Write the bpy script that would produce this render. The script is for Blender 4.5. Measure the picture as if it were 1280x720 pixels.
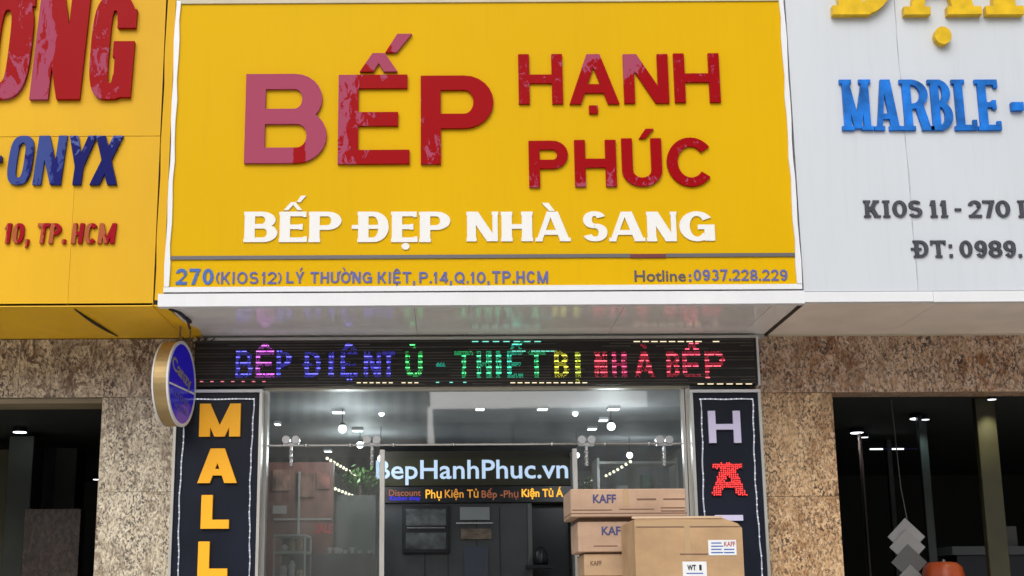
import bpy, math, random
from mathutils import Vector, Matrix, geometry
random.seed(7)
PI = math.pi
S = bpy.context.scene
C = S.collection
for o in list(bpy.data.objects):
    bpy.data.objects.remove(o)

# ------------------------------------------------------------------ camera
F = 1717.0; PITCH = 12.9; ROLL = -0.30; CX = 560.0
CAM = Vector((0.0, -8.85, 1.6))
cd = bpy.data.cameras.new('camera'); cam = bpy.data.objects.new('camera', cd); C.objects.link(cam)
cd.sensor_width = 36.0; cd.lens = 36.0 * F / 1280.0; cd.shift_x = (640 - CX) / 1280.0
cd.clip_start = 0.05; cd.clip_end = 2000
RM = Matrix.Rotation(math.radians(90 + PITCH), 3, 'X') @ Matrix.Rotation(math.radians(ROLL), 3, 'Z')
cam.location = CAM; cam.rotation_euler = RM.to_euler()
S.camera = cam
S.render.resolution_x = 1024; S.render.resolution_y = 576

# ------------------------------------------------------------------ sky, sun, exposure
SUN_EL, SUN_AZ = 42.0, 197.0        # overcast noon light from over the street, behind the camera
w = bpy.data.worlds.new('World'); S.world = w; w.use_nodes = True
nt = w.node_tree; bg = nt.nodes['Background']
sk = nt.nodes.new('ShaderNodeTexSky'); sk.sky_type = 'NISHITA'; sk.sun_disc = False
sk.sun_elevation = math.radians(SUN_EL); sk.sun_rotation = math.radians(SUN_AZ)
sk.dust_density = 4.0; sk.air_density = 1.0; sk.ozone_density = 0.6
hs = nt.nodes.new('ShaderNodeHueSaturation'); hs.inputs['Saturation'].default_value = 0.45
nt.links.new(sk.outputs[0], hs.inputs['Color']); nt.links.new(hs.outputs[0], bg.inputs[0])
bg.inputs[1].default_value = 0.13
sd = bpy.data.lights.new('sun', 'SUN'); sd.energy = 1.1; sd.angle = math.radians(50); sd.color = (1, .96, .9)
sun = bpy.data.objects.new('sun', sd); C.objects.link(sun)
az = math.radians(SUN_AZ); el = math.radians(SUN_EL)
sdir = Vector((math.sin(az) * math.cos(el), math.cos(az) * math.cos(el), math.sin(el)))
sun.rotation_euler = sdir.to_track_quat('Z', 'Y').to_euler(); sun.location = (0, -20, 30)
S.view_settings.view_transform = 'Standard'; S.view_settings.look = 'None'
S.view_settings.exposure = 0.22; S.view_settings.gamma = 1.0
S.view_settings.use_curve_mapping = False

def at(px, py, Y):
    """world X, Z of the point of the plane y=Y that the photograph shows at px, py"""
    d = RM @ Vector(((px - CX) / F, (360 - py) / F, -1))
    t = (Y - CAM.y) / d.y
    p = CAM + d * t
    return p.x, p.z
def ax(px, py, Y): return at(px, py, Y)[0]
def az_(px, py, Y): return at(px, py, Y)[1]

# ------------------------------------------------------------------ materials
MATS = {}
def lin(c): return tuple((v / 255 / 12.92 if v / 255 <= .04045 else ((v / 255 + .055) / 1.055) ** 2.4) for v in c)
def newmat(name):
    m = bpy.data.materials.new(name); m.use_nodes = True
    return m, m.node_tree, m.node_tree.nodes['Principled BSDF']
def mat(name, col, rough=.5, metal=0., var=.0, scale=(3, 3, 3), bump=0., bscale=40, spec=.5, dirt=None, dirtcol=(.2, .17, .12)):
    if name in MATS: return MATS[name]
    m, t, b = newmat(name)
    b.inputs['Roughness'].default_value = rough; b.inputs['Metallic'].default_value = metal
    b.inputs['Specular IOR Level'].default_value = spec
    N = t.nodes.new; L = t.links.new
    tc = N('ShaderNodeTexCoord'); oi = N('ShaderNodeObjectInfo')
    ad = N('ShaderNodeVectorMath'); ad.operation = 'ADD'; L(tc.outputs['Object'], ad.inputs[0])
    sc_ = N('ShaderNodeVectorMath'); sc_.operation = 'SCALE'; sc_.inputs[3].default_value = 13
    cb = N('ShaderNodeCombineXYZ'); L(oi.outputs['Random'], cb.inputs[0]); L(oi.outputs['Random'], cb.inputs[2])
    L(cb.outputs[0], sc_.inputs[0]); L(sc_.outputs[0], ad.inputs[1])
    mp = N('ShaderNodeMapping'); mp.inputs['Scale'].default_value = scale; L(ad.outputs[0], mp.inputs[0])
    no = N('ShaderNodeTexNoise'); no.inputs['Scale'].default_value = 1; no.inputs['Detail'].default_value = 6
    L(mp.outputs[0], no.inputs['Vector'])
    cur = None
    mix = N('ShaderNodeMix'); mix.data_type = 'RGBA'
    mix.inputs[6].default_value = tuple(c * (1 - var) for c in col) + (1,)
    mix.inputs[7].default_value = tuple(min(1, c * (1 + var)) for c in col) + (1,)
    mr = N('ShaderNodeMapRange'); mr.inputs[1].default_value = .3; mr.inputs[2].default_value = .7
    L(no.outputs[0], mr.inputs[0]); L(mr.outputs[0], mix.inputs[0])
    cur = mix.outputs[2]
    if dirt:
        n2 = N('ShaderNodeTexNoise'); n2.inputs['Scale'].default_value = 1; n2.inputs['Detail'].default_value = 9
        n2.inputs['Roughness'].default_value = .65
        m2 = N('ShaderNodeMapping'); m2.inputs['Scale'].default_value = (22, 22, 1.2); L(ad.outputs[0], m2.inputs[0]); L(m2.outputs[0], n2.inputs['Vector'])
        r2 = N('ShaderNodeMapRange'); r2.inputs[1].default_value = .52; r2.inputs[2].default_value = .8; r2.inputs[4].default_value = dirt
        L(n2.outputs[0], r2.inputs[0])
        mx = N('ShaderNodeMix'); mx.data_type = 'RGBA'; L(r2.outputs[0], mx.inputs[0]); L(cur, mx.inputs[6]); mx.inputs[7].default_value = dirtcol + (1,)
        cur = mx.outputs[2]
        rr = N('ShaderNodeMapRange'); rr.inputs[3].default_value = rough * .8; rr.inputs[4].default_value = min(1, rough * 1.4)
        L(no.outputs[0], rr.inputs[0]); L(rr.outputs[0], b.inputs['Roughness'])
    L(cur, b.inputs['Base Color'])
    if bump:
        n3 = N('ShaderNodeTexNoise'); n3.inputs['Scale'].default_value = bscale; n3.inputs['Detail'].default_value = 4
        L(tc.outputs['Object'], n3.inputs['Vector'])
        bp = N('ShaderNodeBump'); bp.inputs['Strength'].default_value = bump; bp.inputs['Distance'].default_value = .01
        L(n3.outputs[0], bp.inputs['Height']); L(bp.outputs[0], b.inputs['Normal'])
    MATS[name] = m; return m
def emit(name, col, strength=1.0):
    if name in MATS: return MATS[name]
    m, t, b = newmat(name)
    b.inputs['Base Color'].default_value = tuple(c * .3 for c in col) + (1,)
    b.inputs['Emission Color'].default_value = tuple(col) + (1,); b.inputs['Emission Strength'].default_value = strength
    MATS[name] = m; return m
def granite(name, base, light, dark, brown, patch=.5, dscale=55, blot=13):
    m, t, b = newmat(name); N = t.nodes.new; L = t.links.new
    b.inputs['Roughness'].default_value = .35
    tc = N('ShaderNodeTexCoord'); oi = N('ShaderNodeObjectInfo')
    mpv = N('ShaderNodeMapping'); mpv.inputs['Scale'].default_value = (1.15, 1, .72); mpv.inputs['Rotation'].default_value = (0, .12, 0); L(tc.outputs['Object'], mpv.inputs[0])
    sc_ = N('ShaderNodeVectorMath'); sc_.operation = 'SCALE'; sc_.inputs[3].default_value = 31
    cb = N('ShaderNodeCombineXYZ'); L(oi.outputs['Random'], cb.inputs[0]); L(oi.outputs['Random'], cb.inputs[2]); L(cb.outputs[0], sc_.inputs[0])
    ad = N('ShaderNodeVectorMath'); ad.operation = 'ADD'; L(mpv.outputs[0], ad.inputs[0]); L(sc_.outputs[0], ad.inputs[1])
    def noise(scale, detail=5, rough=.6, dist=0.):
        n = N('ShaderNodeTexNoise'); n.inputs['Scale'].default_value = scale; n.inputs['Detail'].default_value = detail
        n.inputs['Roughness'].default_value = rough; n.inputs['Distortion'].default_value = dist
        L(ad.outputs[0], n.inputs['Vector']); return n.outputs[0]
    def ramp(x, a, c2, v0=0., v1=1.):
        r = N('ShaderNodeMapRange'); r.inputs[1].default_value = a; r.inputs[2].default_value = c2
        r.inputs[3].default_value = v0; r.inputs[4].default_value = v1; L(x, r.inputs[0]); return r.outputs[0]
    def mix(f, a, c2):
        x = N('ShaderNodeMix'); x.data_type = 'RGBA'; L(f, x.inputs[0])
        for s, v in ((6, a), (7, c2)):
            if isinstance(v, tuple): x.inputs[s].default_value = v + (1,)
            else: L(v, x.inputs[s])
        return x.outputs[2]
    def mul(a, c2):
        x = N('ShaderNodeMath'); x.operation = 'MULTIPLY'; L(a, x.inputs[0]); L(c2, x.inputs[1]); return x.outputs[0]
    c = mix(ramp(noise(22, 6, .7, 1.0), .42, .58), base, light)
    c = mix(mul(ramp(noise(blot, 7, .75, 2.2), .46, .55), ramp(noise(2.6, 3, .6, 1.), .40, .58, .15, 1.)), c, brown)
    fine = ramp(noise(dscale, 3, .6, .5), .49, .58)
    c = mix(mul(fine, ramp(noise(5.5, 4, .7), .35, .6, .35, 1.)), c, dark)
    c = mix(mul(ramp(noise(24, 5, .75, 2.), .53, .60), ramp(noise(3.6, 3), .40, .62, .1, 1.)), c, dark)
    c = mix(ramp(noise(2.1, 4, .6, .8), .52, .72, 0, patch), c, tuple(x * .45 for x in brown))
    L(c, b.inputs['Base Color']); MATS[name] = m; return m
RED = (.29, .0, .003); PINK = (.335, .062, .115)
def peel(name, red=RED, pink=PINK, g=(0, 0), c=0., amp=2.4, scale=(5, 5, 5), point=None):
    """vinyl film (red) peeled off faded acrylic (pink) where the field is above zero"""
    m, t, b = newmat(name); N = t.nodes.new; L = t.links.new
    b.inputs['Specular IOR Level'].default_value = .06
    tc = N('ShaderNodeTexCoord'); sp = N('ShaderNodeSeparateXYZ'); L(tc.outputs['Generated'], sp.inputs[0])
    def mth(op, a, v):
        x = N('ShaderNodeMath'); x.operation = op
        for i, s in enumerate((a, v)):
            if isinstance(s, (int, float)): x.inputs[i].default_value = s
            else: L(s, x.inputs[i])
        return x.outputs[0]
    oi = N('ShaderNodeObjectInfo')
    mp = N('ShaderNodeMapping'); mp.inputs['Scale'].default_value = scale; L(tc.outputs['Object'], mp.inputs[0])
    cb = N('ShaderNodeCombineXYZ'); L(mth('MULTIPLY', oi.outputs['Random'], 40.), cb.inputs[0]); L(cb.outputs[0], mp.inputs['Location'])
    no = N('ShaderNodeTexNoise'); no.inputs['Scale'].default_value = 1; no.inputs['Detail'].default_value = 5; no.inputs['Roughness'].default_value = .7
    no.inputs['Distortion'].default_value = .6
    L(mp.outputs[0], no.inputs['Vector'])
    n = mth('MULTIPLY', mth('SUBTRACT', no.outputs[0], .5), amp)
    if point:
        dx = mth('MULTIPLY', mth('ABSOLUTE', mth('SUBTRACT', sp.outputs[0], point[0]), 0.), point[2])
        dz = mth('MULTIPLY', mth('ABSOLUTE', mth('SUBTRACT', sp.outputs[2], point[1]), 0.), point[3])
        f = mth('ADD', mth('ADD', mth('MAXIMUM', dx, dz), -1.), n)
    else:
        f = mth('ADD', mth('ADD', mth('MULTIPLY', sp.outputs[0], g[0]), mth('MULTIPLY', sp.outputs[2], g[1])), c)
        f = mth('ADD', f, n)
    r = N('ShaderNodeMapRange'); r.inputs[1].default_value = -.03; r.inputs[2].default_value = .03; L(f, r.inputs[0])
    mx = N('ShaderNodeMix'); mx.data_type = 'RGBA'; L(r.outputs[0], mx.inputs[0])
    mx.inputs[6].default_value = red + (1,); mx.inputs[7].default_value = pink + (1,)
    L(mx.outputs[2], b.inputs['Base Color'])
    r2 = N('ShaderNodeMapRange'); r2.inputs[3].default_value = .3; r2.inputs[4].default_value = .6; L(r.outputs[0], r2.inputs[0]); L(r2.outputs[0], b.inputs['Roughness'])
    MATS[name] = m; return m

YEL = (.645, .385, .0004)
m_yel = mat('yellow_panel', YEL, .42, spec=.07, var=.035, scale=(.8, .8, .5), dirt=.16, dirtcol=(.45, .27, .01))
m_yel2 = mat('yellow_panel_aged', (.68, .385, .012), .45, spec=.15, var=.08, scale=(1.5, 1.5, .4), dirt=.28, dirtcol=(.62, .34, .03))
m_yel3 = mat('yellow_soffit', (.88, .50, .004), .4, var=.10, scale=(2, 2, 2), dirt=.2, dirtcol=(.4, .2, .02))
m_white = mat('white_trim', (.68, .70, .73), .35, var=.03, dirt=.12, dirtcol=(.45, .42, .38))
m_whitep = mat('white_panel', (.535, .575, .62), .4, var=.03, scale=(1.6, 1.6, .5), dirt=.30, dirtcol=(.42, .44, .46))
m_soff = mat('aluminium_soffit', (.86, .85, .84), .16, var=.06, scale=(2, 3, 2), spec=.9)
m_soff2 = mat('beige_soffit', (.86, .78, .70), .3, var=.08, scale=(4, 3, 2), spec=.4)
m_alu = mat('aluminium', (.55, .54, .51), .35, .7, var=.12, scale=(9, 9, 3))
m_steel = mat('steel', (.62, .62, .62), .25, .9)
m_black = mat('black_panel', (.012, .013, .018), .3, var=.3)
m_navy = mat('dark_navy_acrylic', (.010, .013, .024), .28, spec=.25, var=.2)
m_ledoff = mat('led_panel_off', (.016, .014, .014), .45, var=.3, scale=(2, 2, 60), spec=.4)
m_ledrow = mat('led_module_row', (.06, .052, .045), .5, var=.4, scale=(8, 8, 8))
m_grey = mat('grey_strip', (.10, .095, .10), .4)
m_dark = mat('dark_seam', (.03, .02, .012), .8)
m_tag = mat('white_letter', (.74, .74, .73), .45, spec=.2)
m_blue = mat('blue_print', (.07, .15, .42), .5, spec=.1)
m_greyblue = mat('grey_blue_print', (.12, .13, .34), .5, spec=.1)
m_gold = mat('gold_letter', (.66, .42, .006), .32, var=.16, scale=(14, 14, 14), spec=.25)
m_mblue = mat('marble_blue', (.005, .135, .52), .4, spec=.2, var=.5, scale=(9, 9, 9))
m_blk = mat('black_letter', (.035, .036, .05), .5, var=.3, scale=(20, 20, 20))
m_orange = emit('orange_letter', (.92, .38, .0), .12); MATS['orange_letter'].node_tree.nodes['Principled BSDF'].inputs['Base Color'].default_value = (.85, .40, .0, 1)
m_lav = mat('lavender_letter', (.60, .57, .80), .4, var=.1)
m_gral = granite('granite_grey', (.60, .52, .39), (.80, .73, .58), (.07, .06, .055), (.34, .27, .19), .15, 62, 10)
m_gralin = granite('granite_grey_lintel', (.62, .54, .40), (.76, .66, .52), (.08, .06, .06), (.20, .12, .08), .5, 50, 7)
m_grar = granite('granite_brown', (.58, .38, .20), (.78, .56, .34), (.07, .04, .025), (.38, .20, .09), .3, 58, 7)
m_grarlin = granite('granite_brown_lintel', (.54, .36, .22), (.72, .55, .42), (.06, .04, .04), (.34, .15, .06), .5, 55, 7)
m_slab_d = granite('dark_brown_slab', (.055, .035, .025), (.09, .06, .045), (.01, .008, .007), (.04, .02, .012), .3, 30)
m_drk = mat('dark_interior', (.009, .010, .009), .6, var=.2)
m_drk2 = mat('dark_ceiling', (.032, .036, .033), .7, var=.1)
m_wood = mat('brown_metal', (.24, .19, .12), .5, var=.2)
m_conc = mat('pavement_tile', (.58, .56, .52), .8, var=.12, bump=.3)
m_asph = mat('dusty_concrete_road', (.34, .33, .31), .85, var=.2, bump=.4, bscale=120)
m_cream = mat('cream_render', (.52, .47, .36), .8, var=.08, bump=.2, bscale=30)

# ------------------------------------------------------------------ mesh helpers
def wloc(o):
    v = Vector((0, 0, 0))
    while o is not None:
        v += o.location; o = o.parent
    return v
def obj(name, V, Fa, m, parent=None, loc=None, idx=None, smooth=False, label=None, kind=None):
    off = wloc(parent)
    if loc is not None: off = Vector(loc)
    me = bpy.data.meshes.new(name)
    me.from_pydata([Vector(v) - off for v in V], [], Fa)
    for mm in (m if isinstance(m, (list, tuple)) else [m]): me.materials.append(mm)
    if idx: me.polygons.foreach_set('material_index', idx)
    if smooth: me.polygons.foreach_set('use_smooth', [True] * len(me.polygons))
    me.update()
    o = bpy.data.objects.new(name, me); C.objects.link(o)
    if parent: o.parent = parent
    if loc is not None: o.location = Vector(loc) - wloc(parent)
    if label: o['label'] = label
    if kind: o['kind'] = kind
    return o
def thing(name, label, cat, loc=(0, 0, 0), group=None):
    o = bpy.data.objects.new(name, None); C.objects.link(o); o.empty_display_size = .1
    o.location = loc; o['label'] = label; o['category'] = cat
    if group: o['group'] = group
    return o
def tag(o, label, cat, group=None):
    o['label'] = label; o['category'] = cat
    if group: o['group'] = group
    return o
class MB:
    def __init__(s): s.V = []; s.F = []; s.I = []
    def add(s, V, Fa, i=0):
        b = len(s.V); s.V += [tuple(v) for v in V]; s.F += [tuple(k + b for k in f) for f in Fa]; s.I += [i] * len(Fa)
    def box(s, x0, x1, y0, y1, z0, z1, i=0, c=0.0):
        if c <= 0:
            V = [(x, y, z) for z in (z0, z1) for y in (y0, y1) for x in (x0, x1)]
            s.add(V, [(0, 2, 3, 1), (4, 5, 7, 6), (0, 1, 5, 4), (2, 6, 7, 3), (0, 4, 6, 2), (1, 3, 7, 5)], i)
        else:      # edges chamfered by c
            V = []; ix = {}
            X = (x0, x1); Y = (y0, y1); Z = (z0, z1)
            for a in (0, 1):
                for b2 in (0, 1):
                    for d in (0, 1):
                        sx = c if a == 0 else -c; sy = c if b2 == 0 else -c; sz = c if d == 0 else -c
                        ix[(a, b2, d, 'x')] = len(V); V.append((X[a], Y[b2] + sy, Z[d] + sz))
                        ix[(a, b2, d, 'y')] = len(V); V.append((X[a] + sx, Y[b2], Z[d] + sz))
                        ix[(a, b2, d, 'z')] = len(V); V.append((X[a] + sx, Y[b2] + sy, Z[d]))
            Fa = []
            cyc = ((0, 0), (1, 0), (1, 1), (0, 1))
            for a in (0, 1): Fa.append([ix[(a, p, q, 'x')] for p, q in cyc])
            for a in (0, 1): Fa.append([ix[(p, a, q, 'y')] for p, q in cyc])
            for a in (0, 1): Fa.append([ix[(p, q, a, 'z')] for p, q in cyc])
            for a in (0, 1):
                for b2 in (0, 1):
                    Fa.append([ix[(a, b2, 0, 'x')], ix[(a, b2, 0, 'y')], ix[(a, b2, 1, 'y')], ix[(a, b2, 1, 'x')]])
                    Fa.append([ix[(a, 0, b2, 'x')], ix[(a, 0, b2, 'z')], ix[(a, 1, b2, 'z')], ix[(a, 1, b2, 'x')]])
                    Fa.append([ix[(0, a, b2, 'y')], ix[(0, a, b2, 'z')], ix[(1, a, b2, 'z')], ix[(1, a, b2, 'y')]])
                    for d in (0, 1): Fa.append([ix[(a, b2, d, k)] for k in 'xyz'])
            s.add(V, Fa, i)
    def tube(s, pts, r, n=8, i=0, caps=True):
        pts = [Vector(p) for p in pts]; b = len(s.V); Fa = []
        for k, p in enumerate(pts):
            d = (pts[min(k + 1, len(pts) - 1)] - pts[max(k - 1, 0)]).normalized()
            u = d.cross(Vector((0, 0, 1)))
            if u.length < .01: u = d.cross(Vector((0, 1, 0)))
            u.normalize(); v = d.cross(u)
            rr = r[k] if isinstance(r, (list, tuple)) else r
            for j in range(n):
                a = 2 * PI * j / n; s.V.append(tuple(p + (u * math.cos(a) + v * math.sin(a)) * rr))
        for k in range(len(pts) - 1):
            for j in range(n):
                q = (j + 1) % n; Fa.append((b + k * n + j, b + k * n + q, b + (k + 1) * n + q, b + (k + 1) * n + j))
        if caps:
            Fa.append(tuple(b + j for j in range(n))[::-1]); Fa.append(tuple(b + (len(pts) - 1) * n + j for j in range(n)))
        s.F += Fa; s.I += [i] * len(Fa)
    def ball(s, c, r, n=10, m_=6, i=0, sz=1.0):
        b = len(s.V); Fa = []
        for a in range(m_ + 1):
            t = PI * a / m_
            for j in range(n):
                p = 2 * PI * j / n
                s.V.append((c[0] + r * math.sin(t) * math.cos(p), c[1] + r * math.sin(t) * math.sin(p), c[2] + r * sz * math.cos(t)))
        for a in range(m_):
            for j in range(n):
                q = (j + 1) % n; Fa.append((b + a * n + j, b + (a + 1) * n + j, b + (a + 1) * n + q, b + a * n + q))
        s.F += Fa; s.I += [i] * len(Fa)
    def build(s, name, m, parent=None, **k):
        return obj(name, s.V, s.F, m, parent, idx=s.I if isinstance(m, (list, tuple)) else None, **k)
def bx(name, x0, x1, y0, y1, z0, z1, m, parent=None, c=0., **k):
    b = MB(); b.box(x0, x1, y0, y1, z0, z1, c=c); return b.build(name, m, parent, **k)

# ------------------------------------------------------------------ letter shapes: strokes united by triangulation
def rect(x0, y0, x1, y1): return [(x0, y0), (x1, y0), (x1, y1), (x0, y1)]
def ring(cx, cy, rx, ry, a, b, t0, t1, n=20, p=2.0):
    out = []
    def pt(t, X, Y):
        c, s = math.cos(t), math.sin(t)
        return (cx + X * math.copysign(abs(c) ** (2 / p), c), cy + Y * math.copysign(abs(s) ** (2 / p), s))
    for i in range(n):
        u = math.radians(t0 + (t1 - t0) * i / n); v = math.radians(t0 + (t1 - t0) * (i + 1) / n)
        out.append([pt(u, rx, ry), pt(v, rx, ry), pt(v, rx - a, ry - b), pt(u, rx - a, ry - b)])
    return out
def diag(xa, ya, xb, yb, w):       # slanted stroke, horizontal width w, xa / xb are its left sides
    return [(xa, ya), (xa + w, ya), (xb + w, yb), (xb, yb)]
def bowl(x0, y0, x1, y1, a, b, p=2.0):
    ry = (y1 - y0) / 2; r = min(ry * 1.05, (x1 - x0) * .85); r = max(r, min(a * 1.35, (x1 - x0) * .8)); xm = x1 - r
    return [rect(x0, y0, xm, y0 + b), rect(x0, y1 - b, xm, y1)] + ring(xm, y0 + ry, r, ry, min(a, r * .78), min(b, ry * .7), -90, 90, 12, p)
def glyph(ch, W, H, a, b, s=0., p=2.0):
    """convex polygons of a capital or digit in a W x H box; a, b = upright / level stroke; s = serif length"""
    g = []; st = b * .75 if s else 0
    if ch == 'I' and not s: a = W
    def foot(x0, x1, y, up, l=1, r=1):
        if s: g.append(rect(x0 - s * l, y if up else y - st, x1 + s * r, y + st if up else y))
    W0 = W; ox = 0
    if s and ch in 'HIKMNRTAXYPBDEFLU1':
        ox = s if ch != 'I' else (W - a) / 2; W = W - (2 * s if ch in 'HIKMNAXYU1' else s * (1 if ch in 'BDEFLPR' else 0))
        if ch == 'T': ox = 0
    if ch in 'BDPEFLRKHNMI':
        g.append(rect(0, 0, a, H)); foot(0, a, 0, True); foot(0, a, H, False)
    if ch == 'B':
        h = H * .52; g += bowl(a * .6, h - b / 2, W * .94, H, a, b) + bowl(a * .6, 0, W, h + b / 2, a, b)
    elif ch in 'Dđ': 
        rx = min(W * .62, H * .5); g += [rect(a * .5, 0, W - rx, b), rect(a * .5, H - b, W - rx, H)] + ring(W - rx, H / 2, rx, H / 2, a, b, -90, 90, 16, max(p, 2.1))
    elif ch in 'EF':
        g += [rect(a * .6, H - b, W * .97, H), rect(a * .6, H * .5 - b / 2, W * .84, H * .5 + b / 2)]
        if ch == 'E': g.append(rect(a * .6, 0, W, b))
        if s:
            g.append(rect(W * .97 - st, H - b - s * 1.3, W * .97, H)); g.append(rect(W * .84 - st, H * .5 - b / 2 - s * .8, W * .84, H * .5 + b / 2 + s * .8))
            if ch == 'E': g.append(rect(W - st, 0, W, b + s * 1.5))
    elif ch == 'L':
        g.append(rect(a * .6, 0, W, b))
        if s: g.append(rect(W - st, 0, W, b + s * 2))
    elif ch == 'T':
        g += [rect(W / 2 - a / 2, 0, W / 2 + a / 2, H), rect(0, H - b, W, H)]; foot(W / 2 - a / 2, W / 2 + a / 2, 0, True)
        if s: g += [rect(0, H - b - s * 1.4, st, H), rect(W - st, H - b - s * 1.4, W, H)]
    elif ch == 'P': g += bowl(a * .6, H * .40, W, H, a, b)
    elif ch == 'R':
        g += bowl(a * .6, H * .42, W * .95, H, a, b) + [diag(W - a * 1.1, 0, W * .42, H * .5, a * 1.1)]; foot(W - a * 1.1, W, 0, True, .3, 1)
    elif ch == 'H':
        g += [rect(W - a, 0, W, H), rect(a * .6, H * .5 - b / 2, W - a * .6, H * .5 + b / 2)]; foot(W - a, W, 0, True); foot(W - a, W, H, False)
    elif ch == 'N':
        t = a if not s else a * .6
        g += [rect(W - t, 0, W, H), diag(W - a * 1.25, 0, 0, H, a * 1.25)]; foot(W - t, W, H, False)
    elif ch == 'M':
        t = a * .95; m = W / 2 - t * .5
        g += [rect(W - a, 0, W, H), diag(m, 0 if not s else b * .3, 0, H, t), diag(m, 0 if not s else b * .3, W - t, H, t)]; foot(W - a, W, 0, True); foot(W - a, W, H, False)
    elif ch == 'K':
        g += [diag(a * .8, H * .38, W - a * 1.2, H, a * 1.1), diag(W - a * 1.15, 0, a * .9, H * .62, a * 1.15)]
        foot(W - a * 1.15, W, 0, True, .3, 1); foot(W - a * 1.2, W - a * .2, H, False, .5, 1)
    elif ch == 'A':
        t = a * 1.1
        g += [diag(0, 0, W / 2 - t / 2 - t * .1, H, t if not s else t * .6), diag(W - t, 0, W / 2 - t / 2 + t * .05, H, t), rect(W * .2, H * .22, W * .8, H * .22 + b)]
        foot(0, t * .6, 0, True, 1, 1.1); foot(W - t, W, 0, True, 1, 1)
    elif ch == 'V': g += [diag(W / 2 - a / 2, 0, 0, H, a), diag(W / 2 - a / 2, 0, W - a, H, a)]
    elif ch == 'X': g += [diag(W - a * 1.15, 0, 0, H, a * 1.15), diag(0, 0, W - a * 1.15, H, a * 1.15)]
    elif ch == 'Y':
        g += [rect(W / 2 - a / 2, 0, W / 2 + a / 2, H * .48), diag(W / 2 - a / 2, H * .36, 0, H, a), diag(W / 2 - a / 2, H * .36, W - a, H, a)]
    elif ch == 'U':
        r = H * .34 if W < H else W / 2
        g += [rect(0, r, a, H), rect(W - a, r, W, H)] + ring(W / 2, r, W / 2, r, a, b, 180, 360, 16, p)
    elif ch in 'O0Q':
        g += ring(W / 2, H / 2, W / 2, H / 2, a, b, 0, 360, 32, p)
        if ch == 'Q': g.append(diag(W - a, -H * .06, W * .5, H * .3, a))
    elif ch in 'CG':
        g += ring(W / 2, H / 2, W / 2, H / 2, a, b, 38 if ch == 'C' else 35, 322 if ch == 'C' else 320, 28, p)
        if ch == 'G':
            g += [rect(W * .52, H * .40, W, H * .40 + b), rect(W - a, H * .02, W, H * .40 + b)]
            if p > 2.5: g.append(rect(W - a, H * .68, W, H * .86))
        if s: g.append(rect(W * .93 - st, H * .68, W * .93, H))
    elif ch == 'S':
        ry1 = (H + b) / 4 * .98; ry2 = (H + b) / 2 - ry1
        g += ring(W * .49, H - ry1, W * .46, ry1, a, b, 22, 270, 18, 2.2) + ring(W * .5, ry2, W * .5, ry2, a, b, 90, -158, 18, 2.2)
    elif ch == '1':
        g += [rect(W * .5 - a * .3, 0, W * .5 + a * .7, H), diag(0, H * .72, W * .5 - a * .3, H, a * .9)]; foot(W * .5 - a * .3, W * .5 + a * .7, 0, True)
    elif ch == '2':
        ry = H * .3
        g += ring(W / 2, H - ry, W / 2, ry, a, b, 175, -30, 16) + [[(0, b * .5), (a * 1.1, b * .5), (W * .98, H * .60), (W * .70, H * .52)], rect(0, 0, W, b)]
    elif ch == '3':
        ry = (H + b) / 4
        g += ring(W / 2, H - ry, W * .46, ry, a, b, 150, -90, 14) + ring(W / 2, ry, W / 2, ry, a, b, 90, -150, 14)
    elif ch == '4': g += [rect(W * .62, 0, W * .62 + a, H), rect(0, H * .2, W, H * .2 + b), diag(0, H * .2, W * .62 - a * .2, H, a)]
    elif ch == '7': g += [rect(0, H - b, W, H), diag(W * .22, 0, W - a, H, a)]
    elif ch == '8':
        ry = (H + b) / 4
        g += ring(W / 2, H - ry, W * .46, ry, a, b, 0, 360, 20) + ring(W / 2, ry, W / 2, ry, a, b, 0, 360, 20)
    elif ch == '9': g += ring(W / 2, H * .68, W / 2, H * .32, a, b, 0, 360, 20) + ring(W / 2, H / 2, W / 2, H / 2, a, b, 0, -140, 14) + [rect(W - a, H * .48, W, H * .7)]
    elif ch == '-': g.append(rect(0, 0, W, H))
    elif ch == '.': g += [rect(0, 0, W, H)]
    elif ch == 'o': g += [[(W / 2, H / 2), (W / 2 + W / 2 * math.cos(t), H / 2 + H / 2 * math.sin(t)), (W / 2 + W / 2 * math.cos(t + .45), H / 2 + H / 2 * math.sin(t + .45))] for t in [k * .4488 for k in range(14)]]
    elif ch == ',': g += [rect(0, H * .45, W, H), [(0, 0), (W * .5, 0), (W, H * .5), (W * .3, H * .5)]]
    elif ch == ':': g += [rect(0, 0, W, W), rect(0, H - W, W, H)]
    elif ch == '^': g += [[(0, 0), (a, 0), (W / 2 + a * .45, H), (W / 2 - a * .45, H)], [(W, 0), (W - a, 0), (W / 2 - a * .45, H), (W / 2 + a * .45, H)]]
    elif ch == "'": g += [[(0, 0), (W * .42, 0), (W, H), (W * .45, H)]]
    elif ch == '`': g += [[(W * .58, 0), (W, 0), (W * .55, H), (0, H)]]
    if ch == 'Đ': 
        g = glyph('D', W0, H, a, b, s, p); g.append(rect(-a * .55, H * .5 - b * .42, a * 2.1, H * .5 + b * .42)); return g
    if ox: g = [[(x + ox, y) for x, y in q] for q in g]
    return g
def inpoly(x, z, q):
    s_ = 0
    for i in range(len(q)):
        (x0, z0), (x1, z1) = q[i], q[(i + 1) % len(q)]
        c_ = (x1 - x0) * (z - z0) - (z1 - z0) * (x - x0)
        if abs(c_) < 1e-12: continue
        if s_ == 0: s_ = 1 if c_ > 0 else -1
        elif (c_ > 0) != (s_ > 0): return False
    return True
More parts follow.
